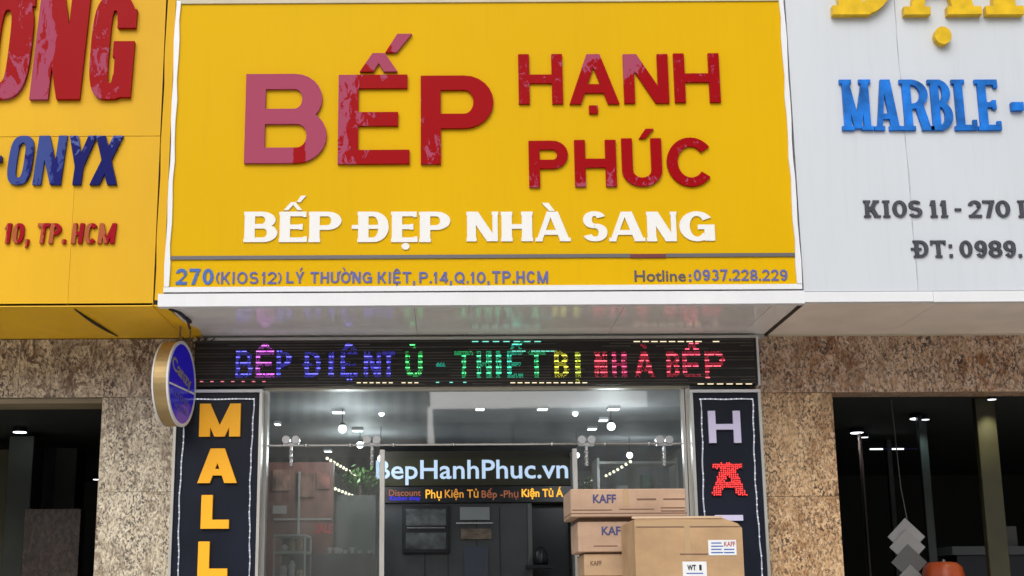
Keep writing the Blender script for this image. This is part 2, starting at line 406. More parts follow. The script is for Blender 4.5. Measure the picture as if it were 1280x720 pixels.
def union(polys):
    V = []; Fa = []
    for q in polys:
        ar = sum(q[i][0] * q[(i + 1) % len(q)][1] - q[(i + 1) % len(q)][0] * q[i][1] for i in range(len(q)))
        if abs(ar) < 1e-9: continue
        if ar < 0: q = q[::-1]
        b = len(V); V += [Vector(v) for v in q]; Fa.append(list(range(b, b + len(q))))
    r = geometry.delaunay_2d_cdt(V, [], Fa, 0, 1e-6, True)
    vs = [tuple(v) for v in r[0]]; QS = [[V[i] for i in f] for f in Fa]
    tris = []
    for t in r[2]:
        cx = sum(vs[i][0] for i in t) / len(t); cy = sum(vs[i][1] for i in t) / len(t)
        if any(inpoly(cx, cy, q) for q in QS): tris.append(t)
    return vs, tris
def solid(name, polys, y_back, y_front, m, parent, **k):
    vs, tris = union(polys); n = len(vs); edges = {}
    for t in tris:
        for i in range(len(t)):
            e = (t[i], t[(i + 1) % len(t)]); edges[e] = 1
    fa = [tuple(t) for t in tris]
    for (i, j) in edges:
        if (j, i) not in edges: fa.append((i, i + n, j + n, j))
    fa += [tuple(x + n for x in t[::-1]) for t in tris]
    V = [(x, y_front, z) for x, z in vs] + [(x, y_back, z) for x, z in vs]
    return obj(name, V, fa, m, parent, **k)
def pxpolys(ch, box, Y, a, b, s=0., p=2.0, shear=0.):
    """letter filling the pixel box (x0,y0,x1,y1) of the board plane y=Y; a, b in pixels"""
    x0, y0, x1, y1 = box; ym = (y0 + y1) / 2; xm = (x0 + x1) / 2
    X0 = ax(x0, ym, Y); X1 = ax(x1, ym, Y); Z0 = az_(xm, y1, Y); Z1 = az_(xm, y0, Y)
    k = (X1 - X0) / (x1 - x0)
    g = glyph(ch, X1 - X0, Z1 - Z0, a * k, b * k, s * k, p)
    return [[(X0 + x + shear * (z - (Z1 - Z0) / 2), Z0 + z) for x, z in q] for q in g]
def letter(ch, box, Y, a, b, d, m, parent, s=0., p=2., shear=0., extra=None, name='letter', **k):
    g = pxpolys(ch, box, Y, a, b, s, p, shear)
    for e in (extra or []): g += pxpolys(e[0], e[1], Y, e[2] if len(e) > 2 else a, b)
    return solid(name, g, Y, Y - d, m, parent, **k)
def text(name, body, box, Y, m, parent, bold=0., d=.0015, dz=None, **k):
    """words in Blender's own font stretched to the pixel box; box may be world (x0,z0,x1,z1) with dz='w'"""
    cu = bpy.data.curves.new('t', 'FONT'); cu.body = body; cu.offset = bold; cu.resolution_u = 3
    to = bpy.data.objects.new('t', cu); C.objects.link(to)
    dg = bpy.context.evaluated_depsgraph_get(); me = to.evaluated_get(dg).to_mesh()
    V = [tuple(v.co) for v in me.vertices]; Fa = [tuple(p.vertices) for p in me.polygons]
    to.evaluated_get(dg).to_mesh_clear(); bpy.data.objects.remove(to)
    if dz == 'w': X0, Z0, X1, Z1 = box
    else:
        X0, _ = at(box[0], (box[1] + box[3]) / 2, Y); X1, _ = at(box[2], (box[1] + box[3]) / 2, Y)
        Z0 = az_((box[0] + box[2]) / 2, box[3], Y); Z1 = az_((box[0] + box[2]) / 2, box[1], Y)
    u0 = min(v[0] for v in V); u1 = max(v[0] for v in V); w0 = min(v[1] for v in V); w1 = max(v[1] for v in V)
    P = [(X0 + (v[0] - u0) / (u1 - u0) * (X1 - X0), Z0 + (v[1] - w0) / (w1 - w0) * (Z1 - Z0)) for v in V]
    n = len(P); ed = set()
    for f in Fa:
        for i in range(len(f)): ed.add((f[i], f[(i + 1) % len(f)]))
    out = list(Fa)
    for i, j in ed:
        if (j, i) not in ed: out.append((i, i + n, j + n, j))
    return obj(name, [(x, Y - d, z) for x, z in P] + [(x, Y, z) for x, z in P], out, m, parent, **k)

WID = {'I': .34, '1': .45, '.': .22, ',': .24, '(': .34, ')': .34, 'M': 1.2, 'O': 1.1, 'Q': 1.1, 'C': 1.02, 'G': 1.08, 'L': .82, 'E': .85, ':': .25, '-': .5, ' ': .5}
def word(body, box, Y, a, b_, d, m, parent, gap=.20, name='lettering'):
    """a word in bold upright strokes; accents come from the decomposed characters"""
    import unicodedata
    items = []
    for c in body:
        n_ = unicodedata.normalize('NFD', c); items.append((n_[0], n_[1:]))
    tot = sum(WID.get(c, .95) for c, _ in items) + gap * (len(items) - 1); u = (box[2] - box[0]) / tot
    x = box[0]; y0, y1 = box[1], box[3]; h = y1 - y0; P_ = []
    for c, acc in items:
        w_ = WID.get(c, .95) * u; xm = x + w_ / 2
        if c in '.,': P_ += pxpolys('.', (x, y1 - a, x + a, y1 + (a * .9 if c == ',' else 0)), Y, a, b_)
        elif c in '()':
            X0_ = ax(x, (y0 + y1) / 2, Y); k = ax(x + 1, (y0 + y1) / 2, Y) - X0_; Zm = az_(x, (y0 + y1) / 2, Y)
            if c == '(': P_ += ring(X0_ + k * h * .55, Zm, k * h * .55, k * h * .62, a * k * .8, a * k * .8, 125, 235, 10)
            else: P_ += ring(X0_ + k * w_ - k * h * .55, Zm, k * h * .55, k * h * .62, a * k * .8, a * k * .8, -55, 55, 10)
        elif c == 'I' : P_ += pxpolys('I', (xm - a / 2, y0, xm + a / 2, y1), Y, a, b_)
        else: P_ += pxpolys(c, (x, y0, x + w_, y1), Y, a, b_)
        for q in acc:
            if q == '\u0302': P_ += pxpolys('^', (xm - h * .26, y0 - h * .30, xm + h * .26, y0 - h * .08), Y, a * .9, b_)
            if q == '\u0301': P_ += pxpolys("'", (xm, y0 - h * .38, xm + h * .26, y0 - h * .10), Y, a, b_)
            if q == '\u0300': P_ += pxpolys('`', (xm - h * .26, y0 - h * .38, xm, y0 - h * .10), Y, a, b_)
            if q == '\u0323': P_ += pxpolys('.', (xm - a * .5, y1 + h * .08, xm + a * .5, y1 + h * .08 + a * .8), Y, a, b_)
            if q == '\u031b': P_ += pxpolys("'", (x + w_ - a * .3, y0 - h * .08, x + w_ + a * .9, y0 + h * .24), Y, a, b_)
        x += w_ + gap * u
    return solid(name, P_, Y, Y - d, m, parent)

# ================================================================== SETTING
YS = -1.0                                   # face of the signboards
ZB = (az_(600, 381, YS) + az_(600, 421, 0)) / 2     # underside of the signboards, about 3.3 m
def plate(name, x0, x1, y0, y1, z, m):
    o = obj(name, [(x0, y0, z), (x1, y0, z), (x1, y1, z), (x0, y1, z)], [(0, 1, 2, 3)], m); o['kind'] = 'structure'; return o
plate('ground', -400, 400, -400, 400, -.02, m_conc)
road = plate('road', -200, 200, -26, -6.2, -.012, m_asph)
def structbox(name, *a, **k):
    o = bx(name, *a, **k); o['kind'] = 'structure'; return o
structbox('pavement', -60, 60, -6.0, -.02, -.3, .13, m_conc)
structbox('kerb', -60, 60, -6.2, -6.002, -.3, .128, m_white)
structbox('far_pavement', -60, 60, -30, -26, -.3, .13, m_conc)
for k in range(-8, 9):
    l = plate('road_marking', k * 6 - 1.5, k * 6 + 1.5, -16.1, -15.95, -.006, m_tag)

# ================================================================== CENTRE SIGNBOARD
xl = ax(213, 200, YS) - .0; xr = ax(988, 200, YS)
xl = (ax(218, 90, YS) + ax(208, 340, YS)) / 2 - .005; xr = (ax(985, 90, YS) + ax(998, 340, YS)) / 2 + .005
ztop = az_(600, 3, YS)
sb = thing('shop_signboard', 'yellow shop signboard in white frame with red BẾP HẠNH PHÚC letters', 'signboard', ((xl + xr) / 2, 0, ZB))
bx('sign_box', xl + .02, xr - .02, YS + .04, -.002, ZB + .012, ztop - .01, m_white, sb)
z_tr0 = az_(600, 380, YS); z_tr1 = az_(600, 365, YS); z_tr2 = az_(600, 360, YS)
bx('fascia_trim', xl - .035, xr + .012, YS - .012, YS + .05, ZB - .004, z_tr1 - .004, m_white, sb)
bx('trim_groove', xl - .005, xr, YS + .002, YS + .03, z_tr1 - .004, z_tr1 + .006, m_grey, sb)
bx('frame', xl - .005, xr + .002, YS - .012, YS + .05, z_tr1 + .006, z_tr2 + .012, m_white, sb)
fw = .036
b = MB(); pts = []
n = 14
def wob(i): return .004 * math.sin(i * 1.7) + .003 * math.sin(i * .6 + 1)
for (sx, sgn) in ((xl, 1), (xr, -1)):
    zz = [z_tr2 + .014 + (ztop - z_tr2) * i / n for i in range(n + 1)]
    V = []; Fa = []
    for i, z in enumerate(zz):
        o_ = sx - sgn * wob(i) * .8; inn = sx + sgn * (fw * (.75 + .12 * math.sin(i * 2.3)))
        a_, c_ = min(o_, inn), max(o_, inn)
        V += [(a_, YS + .03, z), (a_, YS - .014, z), (c_, YS - .014, z), (c_, YS + .03, z)]
    for i in range(n):
        for j in range(4): Fa.append((i * 4 + j, i * 4 + (j + 1) % 4, i * 4 + 4 + (j + 1) % 4, i * 4 + 4 + j))
    obj('frame', V, Fa, m_white, sb)
bx('top_trim', xl, xr, YS - .01, YS + .25, ztop - .002, ztop + .03, m_cream, sb)
# yellow face, split by the grey strip
zs0 = az_(600, 323, YS); zs1 = az_(600, 318.5, YS)
bx('face_panel', xl + .02, xr - .02, YS, YS + .035, zs1 - .005, ztop - .003, m_yel, sb)
bx('face_panel', xl + .02, xr - .02, YS + .001, YS + .035, z_tr2 + .012, zs0 + .005, m_yel, sb)
xa = ax(788, 322, YS); xb = ax(832, 322, YS)
bx('divider_strip', xl + fw * .9, xa, YS - .008, YS + .004, zs0, zs1, m_grey, sb)
bx('divider_strip', xa + .001, xb - .001, YS - .009, YS + .004, zs0 - .003, zs1 - .002, mat('maroon_strip', (.12, .01, .02), .4), sb, label='dark maroon stretch of the grey strip')
bx('divider_strip', xb, xr - fw * .8, YS - .008, YS + .004, zs0, zs1, m_grey, sb)
# soffit panels
sx0 = xl - .012; sx1 = xr - .01
cuts = [sx0 + .035, sx0 + .035 + (sx1 - sx0) * .36, sx0 + .03 + (sx1 - sx0) * .70, ax(942, 400, -.5), sx1]
cuts = [sx0 + .035, ax(520, 400, -.5), ax(770, 400, -.5), ax(945, 400, -.5), sx1]
for i in range(4):
    bx('soffit_panel', cuts[i] + .0012, cuts[i + 1] - .0012, YS + .051, -.003, ZB, ZB + .010, m_soff, sb)
bx('soffit_edge_strip', sx1 + .001, sx1 + .022, YS + .05, -.003, ZB - .006, ZB + .008, m_dark, sb)
bx('soffit_back_trim', cuts[0], sx1, -.05, -.004, ZB - .028, ZB - .002, m_alu, sb)

E = []
m_pB = peel('film_B', point=(.67, .07, 14, 7), amp=.9, scale=(9, 9, 9))
m_pE = peel('film_E', g=(-1.7, .3), c=.05, amp=5.0, scale=(16, 16, 9))
m_pP = peel('film_P', g=(-.9, -1.3), c=.25, amp=5.0, scale=(18, 18, 10))
D1 = .022
letter('B', (307, 94, 409, 205), YS, 25, 20, D1, m_pB, sb, label='faded pink letter B with one red patch of film left')
letter('E', (423, 95, 512, 206), YS, 25, 18, D1, m_pE, sb, label='dark red letter E with pink peeled patches')
letter('P', (526, 96, 617, 206), YS, 25, 19, D1, m_pP, sb)
m_pc = peel('film_accent', g=(1.6, .6), c=-.55, amp=1.2, scale=(9, 9, 9))
letter('^', (450, 68, 497, 91), YS, 17, 8, D1, m_pc, sb, name='circumflex_accent')
letter("'", (482, 44, 515, 67), YS, 12, 8, D1, m_pc, sb, name='acute_accent')
m_r1 = peel('film_small', g=(0, .2), c=-.62, amp=4.5, scale=(30, 30, 24))
m_r2 = peel('film_topleft', g=(-1.2, 1.6), c=-.75, amp=2.6, scale=(24, 24, 16))
m_r3 = peel('film_foot', g=(.0, -1.6), c=.10, amp=3.6, scale=(30, 30, 18))
D2 = .018
for ch, box, mm, ex in (('H', (648, 69, 703, 131), m_r1, None), ('A', (711, 69, 773, 131), m_r2, None), ('N', (779, 69, 835, 130), m_r2, None), ('H', (842, 68, 899, 129), m_r1, None),
                        ('P', (661, 177, 710, 235), m_r3, None), ('H', (718, 176, 770, 234), m_r3, None), ('U', (777, 174, 827, 234), m_r3, None), ('C', (833, 173, 893, 234), m_r1, None)):
    letter(ch, box, YS, 13.5 if ch != 'A' else 13, 11.5, D2, mm, sb)
letter('.', (736, 133, 747, 143), YS, 9, 9, D2, m_r1, sb, name='dot_accent')
letter("'", (798, 162, 817, 174), YS, 9, 9, D2, m_r1, sb, name='acute_accent')
# white tagline
D3 = .008
for ch, x0, x1 in (('B', 305, 347), ('E', 349, 384), ('P', 386, 427), ('Đ', 447, 486), ('E', 489, 522), ('P', 524, 563), ('N', 583, 623), ('H', 626, 666), ('A', 669, 713), ('S', 728, 759), ('A', 761, 806), ('N', 808, 846), ('G', 849, 893)):
    letter(ch, (x0, 265 - (.5 if ch in 'SG' else 0), x1, 303 - (x0 > 580)), YS, 13 if ch not in 'NAS' else 11, 6.0, D3, m_tag, sb, s=.8 if ch not in 'SG' else 0, p=2.0)
letter('^', (355, 253, 378, 263), YS, 6, 5, D3, m_tag, sb, name='circumflex_accent')
letter("'", (371, 245, 383, 253), YS, 5, 5, D3, m_tag, sb, name='acute_accent')
letter('o', (502, 304, 512, 312.5), YS, 5, 5, D3, m_tag, sb, name='dot_accent')
letter('`', (677, 254, 693, 264), YS, 5, 5, D3, m_tag, sb, name='grave_accent')
# address line
for body, x0, x1, y0, y1, mm, st_w in (('270', 220, 267, 336, 356, m_blue, 4.2), ('(KIOS', 270, 323, 340, 355, m_greyblue, 2.5), ('12)', 327, 352, 340, 355, m_greyblue, 2.5), ('LÝ', 358, 380, 340, 354, m_greyblue, 2.6), ('THƯỜNG', 388, 465, 340, 354, m_greyblue, 2.6),
                             ('KIỆT,', 472, 519, 340, 354, m_greyblue, 2.6), ('P.14,', 524, 565, 340, 354, m_greyblue, 2.6), ('Q.10,', 568, 612, 340, 354, m_greyblue, 2.6), ('TP.HCM', 615, 685, 339, 354, m_greyblue, 2.8),
                             ('0937.228.229', 867, 984, 337, 351, m_greyblue, 2.6)):
    word(body, (x0, y0, x1, y1), YS + .001, st_w, st_w * .9, .005, mm, sb)
text('lettering', 'Hotline', (793, 338, 857, 352), YS + .001, mat('dark_print', (.07, .06, .09), .5), sb, bold=.012, d=.004)
letter(':', (861, 343, 864, 352), YS + .001, 3, 3, .005, m_greyblue, sb)
# ================================================================== LEFT SIGNBOARD
x_end = ax(207, 300, YS) - .0
x_end = (ax(209, 60, YS) + ax(204, 340, YS)) / 2 - .03
z_lb = az_(100, 382, YS)
XL0 = ax(-420, 200, YS)
ls = thing('neighbour_signboard', 'aged yellow signboard with condensed red and navy letters, left of the white framed one', 'signboard', ((XL0 + x_end) / 2, 0, ZB))
bx('sign_box', XL0, x_end, YS + .03, -.003, ZB + .03, ztop + .5, m_white, ls)
zh = az_(100, 170.5, YS)
cutx = [XL0, ax(-160, 200, YS), ax(92, 250, YS), x_end - .005]
for i in range(3):
    if i < 1 or True:
        bx('face_panel', cutx[i] + (.0007 if i else 0), cutx[i + 1] - .0007, YS, YS + .028, z_lb, zh - .0018, m_yel2, ls)
        if i == 1: continue
        bx('face_panel', (cutx[1] if i == 2 else cutx[0]) + .0012, cutx[i + 1] - .0012, YS, YS + .028, zh + .0018, ztop + .5, m_yel2, ls)
bx('seam', XL0, x_end - .006, YS + .012, YS + .0275, z_lb + .01, ztop + .49, m_dark, ls)
# folded edge strip, slightly wavy
V = []; Fa = []
for i in range(13):
    z = z_lb + .03 + (ztop + .4 - z_lb) * i / 12; dx = .004 * math.sin(i * 2.1)
    V += [(x_end + .003 + dx, YS - .002, z), (xl - .006, YS + .006, z)]
for i in range(12): Fa.append((2 * i, 2 * i + 1, 2 * i + 3, 2 * i + 2))
obj('edge_strip', V, Fa, m_yel2, ls)
bx('edge_backing', x_end - .008, xl - .002, YS + .02, YS + .03, z_lb, ztop + .45, m_dark, ls)
bx('soffit_panel', XL0, x_end - .008, YS, -.003, ZB + .002, z_lb - .001 if z_lb - .001 > ZB + .01 else ZB + .02, m_yel3, ls)
# torn flap of the soffit by the joint
V = [(x_end - .006, YS + .01, ZB + .006), (xl + .005, YS + .03, ZB + .002), (xl + .03, -.55, ZB - .004), (xl + .085, -.30, ZB - .012), (xl + .05, -.02, ZB - .004), (x_end - .006, -.01, ZB + .002)]
obj('torn_flap', V + [(x, y, z + .006) for x, y, z in V], [(0, 1, 2, 3, 4, 5), (6, 11, 10, 9, 8, 7)] + [(i, i + 6, (i + 1) % 6 + 6, (i + 1) % 6) for i in range(6)], m_yel3, ls)
D4 = .03
m_l1 = peel('film_O', g=(.0, -1.0), c=.25, amp=4.0, scale=(9, 9, 5))
m_l2 = peel('film_N', g=(-2.2, .0), c=.65, amp=3.6, scale=(14, 14, 4))
m_l3 = peel('film_G', g=(-.8, -.3), c=.10, amp=3.8, scale=(12, 12, 6))
letter('O', (-28, -6, 41, 126), YS, 28, 22, D4, m_l1, ls, p=3.2, shear=.05, extra=[('.', (30, -4, 46, 10))], label='letter O with a horn, pink below and red above')
letter('N', (46, -6, 108, 126), YS, 23, 20, D4, m_l2, ls, shear=.05)
letter('G', (115, -4, 169, 126), YS, 23, 21, D4, m_l3, ls, p=3.2, shear=.03)
m_o1 = peel('navy_film', red=(.006, .008, .13), pink=(.045, .07, .25), g=(-.8, .4), c=.38, amp=2.6, scale=(14, 14, 8))
m_o2 = peel('navy_film_dark', red=(.004, .006, .11), pink=(.08, .11, .34), g=(0, 1), c=-.95, amp=2.0, scale=(14, 14, 14))
for ch, x0, x1, mm in (('O', 12, 42, m_o1), ('N', 46, 81, m_o1), ('Y', 84, 118, m_o2), ('X', 117, 151, m_o2)):
    letter(ch, (x0, 171, x1, 232), YS, 10.5, 9, .022, mm, ls, p=3., shear=.08)
letter('-', (-12, 197, 4, 204), YS, 10, 9, .04, m_o1, ls)
m_o3 = peel('worn_red', red=(.30, .002, .012), pink=(.38, .10, .04), g=(-2., 0), c=.9, amp=1.6, scale=(18, 18, 18))
for ch, x0, x1 in (('1', 6, 15), ('0', 17, 31), ('T', 47, 62), ('P', 63, 77), ('H', 91, 105), ('C', 107, 122), ('M', 124, 145)):
    letter(ch, (x0, 280, x1, 305), YS, 5.2, 4.5, .02, m_o3, ls, p=2.8, shear=.08)
letter(',', (32, 300, 37, 310), YS, 5, 5, .02, m_o3, ls); letter('.', (78, 300, 83, 305), YS, 5, 5, .02, m_o3, ls)

# ================================================================== RIGHT SIGNBOARD
XR1 = ax(1700, 200, YS); xs = xr + .012
rs = thing('neighbour_signboard', 'white signboard with gold and blue serif letters, right of the yellow one', 'signboard', ((XR1 + xs) / 2, 0, ZB))
bx('sign_box', xs, XR1, YS + .03, -.003, ZB + .03, ztop + .6, m_white, rs)
zr1 = az_(1140, 364.5, YS)
c1 = ax(1134, 200, YS)
cr = [xs, ax(1001 + 0, 200, YS) + .7, 0, 0]
cr = [xs, c1, ax(1420, 200, YS), XR1]
for i in range(3):
    bx('face_panel', cr[i] + .0008, cr[i + 1] - .0008, YS, YS + .028, zr1 + .004, ztop + .6, m_whitep, rs)
bx('seam', xs + .01, XR1 - .01, YS + .014, YS + .0285, zr1 - .01, ztop + .55, m_grey, rs)
c2 = ax(1166, 371, YS)
bx('fascia_trim', xs - .004, c2 - .0015, YS - .010, YS + .04, ZB + .004, zr1 - .001, m_white, rs)
bx('fascia_trim', c2, XR1, YS - .010, YS + .04, ZB + .001, zr1 - .001, m_white, rs)
for i, (q0, q1) in enumerate(((xs + .012, c1 + .12), (c1 + .123, XR1))):
    bx('soffit_panel', q0, q1, YS + .042, -.002, ZB + .002, ZB + .012, m_soff2, rs)
bx('soffit_back_trim', xs + .015, XR1, -.02, -.003, ZB - .008, ZB + .0015, m_cream, rs)
# sealant line running down the joint
b = MB(); b.tube([(c1 + .004 * math.sin(i * .9), YS - .001, zr1 + .02 + (ztop + .5 - zr1) * i / 30) for i in range(31)], .0022, 5); b.build('sealant_line', mat('sealant', (.47, .50, .54), .7), rs)
D5 = .05
letter('D', (1034, -105, 1116, 22), YS, 30, 16, D5, m_gold, rs, s=8)
letter('A', (1122, -105, 1218, 22), YS, 24, 14, D5, m_gold, rs, s=8)
letter('I', (1222, -105, 1271, 22), YS, 27, 15, D5, m_gold, rs, s=10)
letter('o', (1165, 37, 1186, 59), YS, 9, 9, D5, m_gold, rs, name='dot_accent')
for ch, x0, x1, a_ in (('M', 1050, 1089, 8.5), ('A', 1090, 1125, 9.5), ('R', 1125, 1161, 10), ('B', 1160, 1189, 10), ('L', 1190, 1218, 10), ('E', 1219, 1248, 10)):
    letter(ch, (x0, 101, x1, 164), YS, a_, 7, .022, m_mblue, rs, s=3.2)
letter('-', (1262, 130, 1277, 140), YS, 9, 9, .035, m_mblue, rs)
for ch, x0, x1 in (('K', 1079, 1100), ('I', 1101, 1114), ('O', 1115, 1133), ('S', 1135, 1152), ('1', 1160, 1171), ('1', 1173, 1184), ('2', 1210, 1226), ('7', 1228, 1243), ('0', 1244, 1262), ('L', 1272, 1290)):
    letter(ch, (x0, 251, x1, 272), YS, 5.2, 3.2, .012, m_blk, rs, s=1.8)
letter('-', (1193, 261, 1201, 264), YS, 9, 9, .012, m_blk, rs)
for ch, x0, x1 in (('Đ', 1141, 1160), ('T', 1163, 1182), (':', 1186, 1190), ('0', 1199, 1215), ('9', 1218, 1233), ('8', 1235, 1252), ('9', 1254, 1269)):
    letter(ch, (x0, 301 if ch != ':' else 306, x1, 322), YS, 5.0, 3.2, .012, m_blk, rs, s=1.8)
letter('.', (1273, 318, 1277, 322), YS, 9, 9, .012, m_blk, rs)

# ================================================================== BUILDING BEHIND
bw = thing('shophouse_facade', 'plain cream wall of the shophouse row behind and above the signboards', 'building', (0, 0, 0))
bx('wall', -14, 14, .002, .25, ZB + .015, 10, m_cream, bw)

# ================================================================== GRANITE WALLS
def opening_wall(nm, label, xin, xout, zlin, m_p, m_l, side, depth):
    """pillar from xin (shop side) to xout (opening edge); lintel reaches outward"""
    t = thing(nm, label, 'wall', ((xin + xout) / 2, 0, .13))
    a_, c_ = min(xin, xout), max(xin, xout)
    zz = [.13, 1.45, 2.3 if side < 0 else 2.25, zlin - (.0 if side > 0 else .0)]
    for i in range(3):
        bx('granite_slab', a_, c_, 0, .3, zz[i] + .001, zz[i + 1] - .001, m_p, t, c=.002)
    far = -7. if side < 0 else 8.
    cs = [xin if side > 0 else ax(247, 450, 0), xout + side * (.5 if side > 0 else .55), xout + side * 1.6, far]
    for i in range(3):
        p, q = min(cs[i], cs[i + 1]), max(cs[i], cs[i + 1])
        if i == 0: p += .0; 
        bx('granite_slab', p + .001, q - .001, -.004, depth, zlin + .001, ZB - .002, m_l, t, c=.002)
    return t
LBX0 = (ax(224, 500, 0) + ax(217, 700, 0)) / 2
xlo = (ax(128, 520, 0) + ax(116, 710, 0)) / 2
zl_l = az_(60, 497, 0)
opening_wall('granite_wall', 'grey beige speckled granite wall around the dark opening under the left signboard', LBX0 - .004, xlo, zl_l, m_gral, m_gralin, -1, .32)
bx_l = thing('window_head', 'dark wooden head frame under the grey granite lintel', 'frame', (-3.5, .1, zl_l)); bx('head_bar', -7, xlo - .002, .02, .30, zl_l - .035, zl_l - .002, m_wood, bx_l)
RBX1 = (ax(944, 500, 0) + ax(955, 700, 0)) / 2
xro = (ax(1042, 500, 0) + ax(1053, 700, 0)) / 2
zl_r = az_(1150, 490, 0)
opening_wall('granite_wall', 'orange brown veined granite wall around the dark opening under the white signboard', RBX1 + .004, xro, zl_r, m_grar, m_grarlin, 1, .22)

# ================================================================== LED TEXT BOARD
YL = -.10
ZL1 = az_(600, 424.5, YL); ZL0 = az_(600, 481.5, YL)
XA = ax(243, 450, YL); XB = ax(946, 450, YL)
lb = thing('led_text_board', 'long black LED board with blue, green, yellow and red dotted letters', 'LED sign', ((XA + XB) / 2, 0, ZL0))
ZL1 = min(ZL1, ZB - .03)
bx('housing', XA, XB, YL + .004, -.006, ZL0, ZL1, m_ledoff, lb)
bx('frame', XB + .001, XB + .014, YL - .008, -.008, ZL0 - .01, ZL1 + .01, m_white, lb)
bx('frame', XA - .01, XB, YL - .008, -.008, ZL1 + .001, ZL1 + .018, m_alu, lb)
# rows of LED modules
b = MB(); NR = 16; rh = (ZL1 - ZL0) / NR
for r in range(NR):
    z = ZL0 + (r + .5) * rh
    x = XA + .01
    while x < XB - .03:
        L_ = random.uniform(.15, .5); x1 = min(x + L_, XB - .01)
        if random.random() < .75: b.box(x, x1 - .004, YL, YL + .0035, z - rh * .2, z + rh * .2)
        x = x1
b.build('led_modules', m_ledrow, lb, kind='stuff')
def hue(h, v=1.):
    import colorsys
    return colorsys.hsv_to_rgb(h, .95, v)
LED = [('B', 295, 316, .64), ('E^', 320, 343, .77), ('P', 346, 364, .655), ('Đ', 381, 401, .66), ('I', 411, 417, .67), ('E^.', 426, 447, .65), ('N', 455, 476, .67),
       ('T', 478, 494, .62), ("U`", 507, 528, .36), ('-', 545, 557, .45), ('T', 568, 592, .38), ('H', 596, 614, .40), ('I', 620, 626, .41), ("E^'", 634, 655, .43), ('T', 660, 682, .38),
       ('B', 693, 711, .16), ('I.', 719, 725, .2), ('N', 743, 759, .99), ('H', 765, 783, .97), ('A`', 793, 818, .99), ('B', 833, 850, .99), ("E^'", 853, 876, .985), ('P', 881, 906, .99)]
for g_, x0, x1, h in LED:
    y0, y1 = 439, 472
    if g_[0] == '-': y0, y1 = 454, 459
    P_ = pxpolys(g_[0], (x0, y0, x1, y1), YL, 5.6, 5)
    xm = (x0 + x1) / 2
    if '^' in g_: P_ += pxpolys('^', (xm - 9, 429, xm + 9, 437), YL, 6, 4)
    if "'" in g_[1:]: P_ += pxpolys("'", (xm + 4, 426, xm + 11, 431), YL, 6, 4)
    if '`' in g_: P_ += pxpolys('`', (xm - 7, 430, xm + 5, 436), YL, 6, 4)
    if '.' in g_[1:]: P_ += pxpolys('.', (xm - 3, 474, xm + 3, 477), YL, 6, 4)
    X0 = ax(x0 - 6, 450, YL); X1 = ax(x1 + 6, 450, YL)
    b = MB(); pitch = .0068; nrow = 32; rh2 = (ZL1 - ZL0) / nrow
    broken = random.random() < .3
    for r in range(nrow):
        z = ZL0 + (r + .5) * rh2
        x = X0
        bright = (r % 4 == 0)
        run = random.random()
        while x < X1:
            if any(inpoly(x, z, q) for q in P_):
                if bright and random.random() > .10: b.box(x - pitch * .5, x + pitch * .5, YL - .003, YL - .0005, z - rh2 * .33, z + rh2 * .33, 0 if random.random() < (.75) else 2)
                elif random.random() < .75: b.box(x - pitch * .32, x + pitch * .32, YL - .0028, YL - .0005, z - rh2 * .3, z + rh2 * .3, 1)
            x += pitch
    c_ = hue(h % 1.0)
    if .6 < h < .7: c_ = (.10, .09, 1.0)
    if h > .7 and h < .8: c_ = (.75, .12, .9)
    wash = tuple(min(1, v * .9 + .09) for v in c_)
    k_ = '%03d' % int(h * 1000)
    mb_ = emit('led_bright_' + k_, wash, 1.8); md_ = emit('led_dim_' + k_, c_, .38); mx_ = emit('led_mid_' + k_, c_, 1.6)
    if b.V: b.build('led_letter', [mb_, md_, mx_], lb)
# chaser lights along top and bottom edges
m_ch = emit('chaser_warm', (1, .86, .55), 1.0); m_ch2 = emit('chaser_teal', (.25, 1, .8), .8); m_ch3 = emit('chaser_red', (1, .25, .3), .8)
b = MB()
def dash(x0, x1, y, mi, step=11, on=6):
    x = x0
    while x < x1:
        X0_, Z_ = at(x, y, YL); X1_ = ax(x + on, y, YL)
        if random.random() < .88: b.box(X0_, X1_, YL - .003, YL - .0005, Z_ - .003, Z_ + .003, mi)
        x += step
dash(446, 520, 478.5, 0, 8, 5); dash(638, 735, 478.5, 0, 9, 6); dash(872, 942, 480, 0, 12, 8); dash(250, 330, 477, 2, 13, 4)
dash(590, 680, 427, 1, 13, 8); dash(792, 900, 427, 0, 11, 8); dash(545, 600, 478, 1, 17, 4); dash(640, 690, 439, 1, 6, 5)
b.build('chaser_lights', [m_ch, m_ch2, m_ch3], lb, kind='stuff')

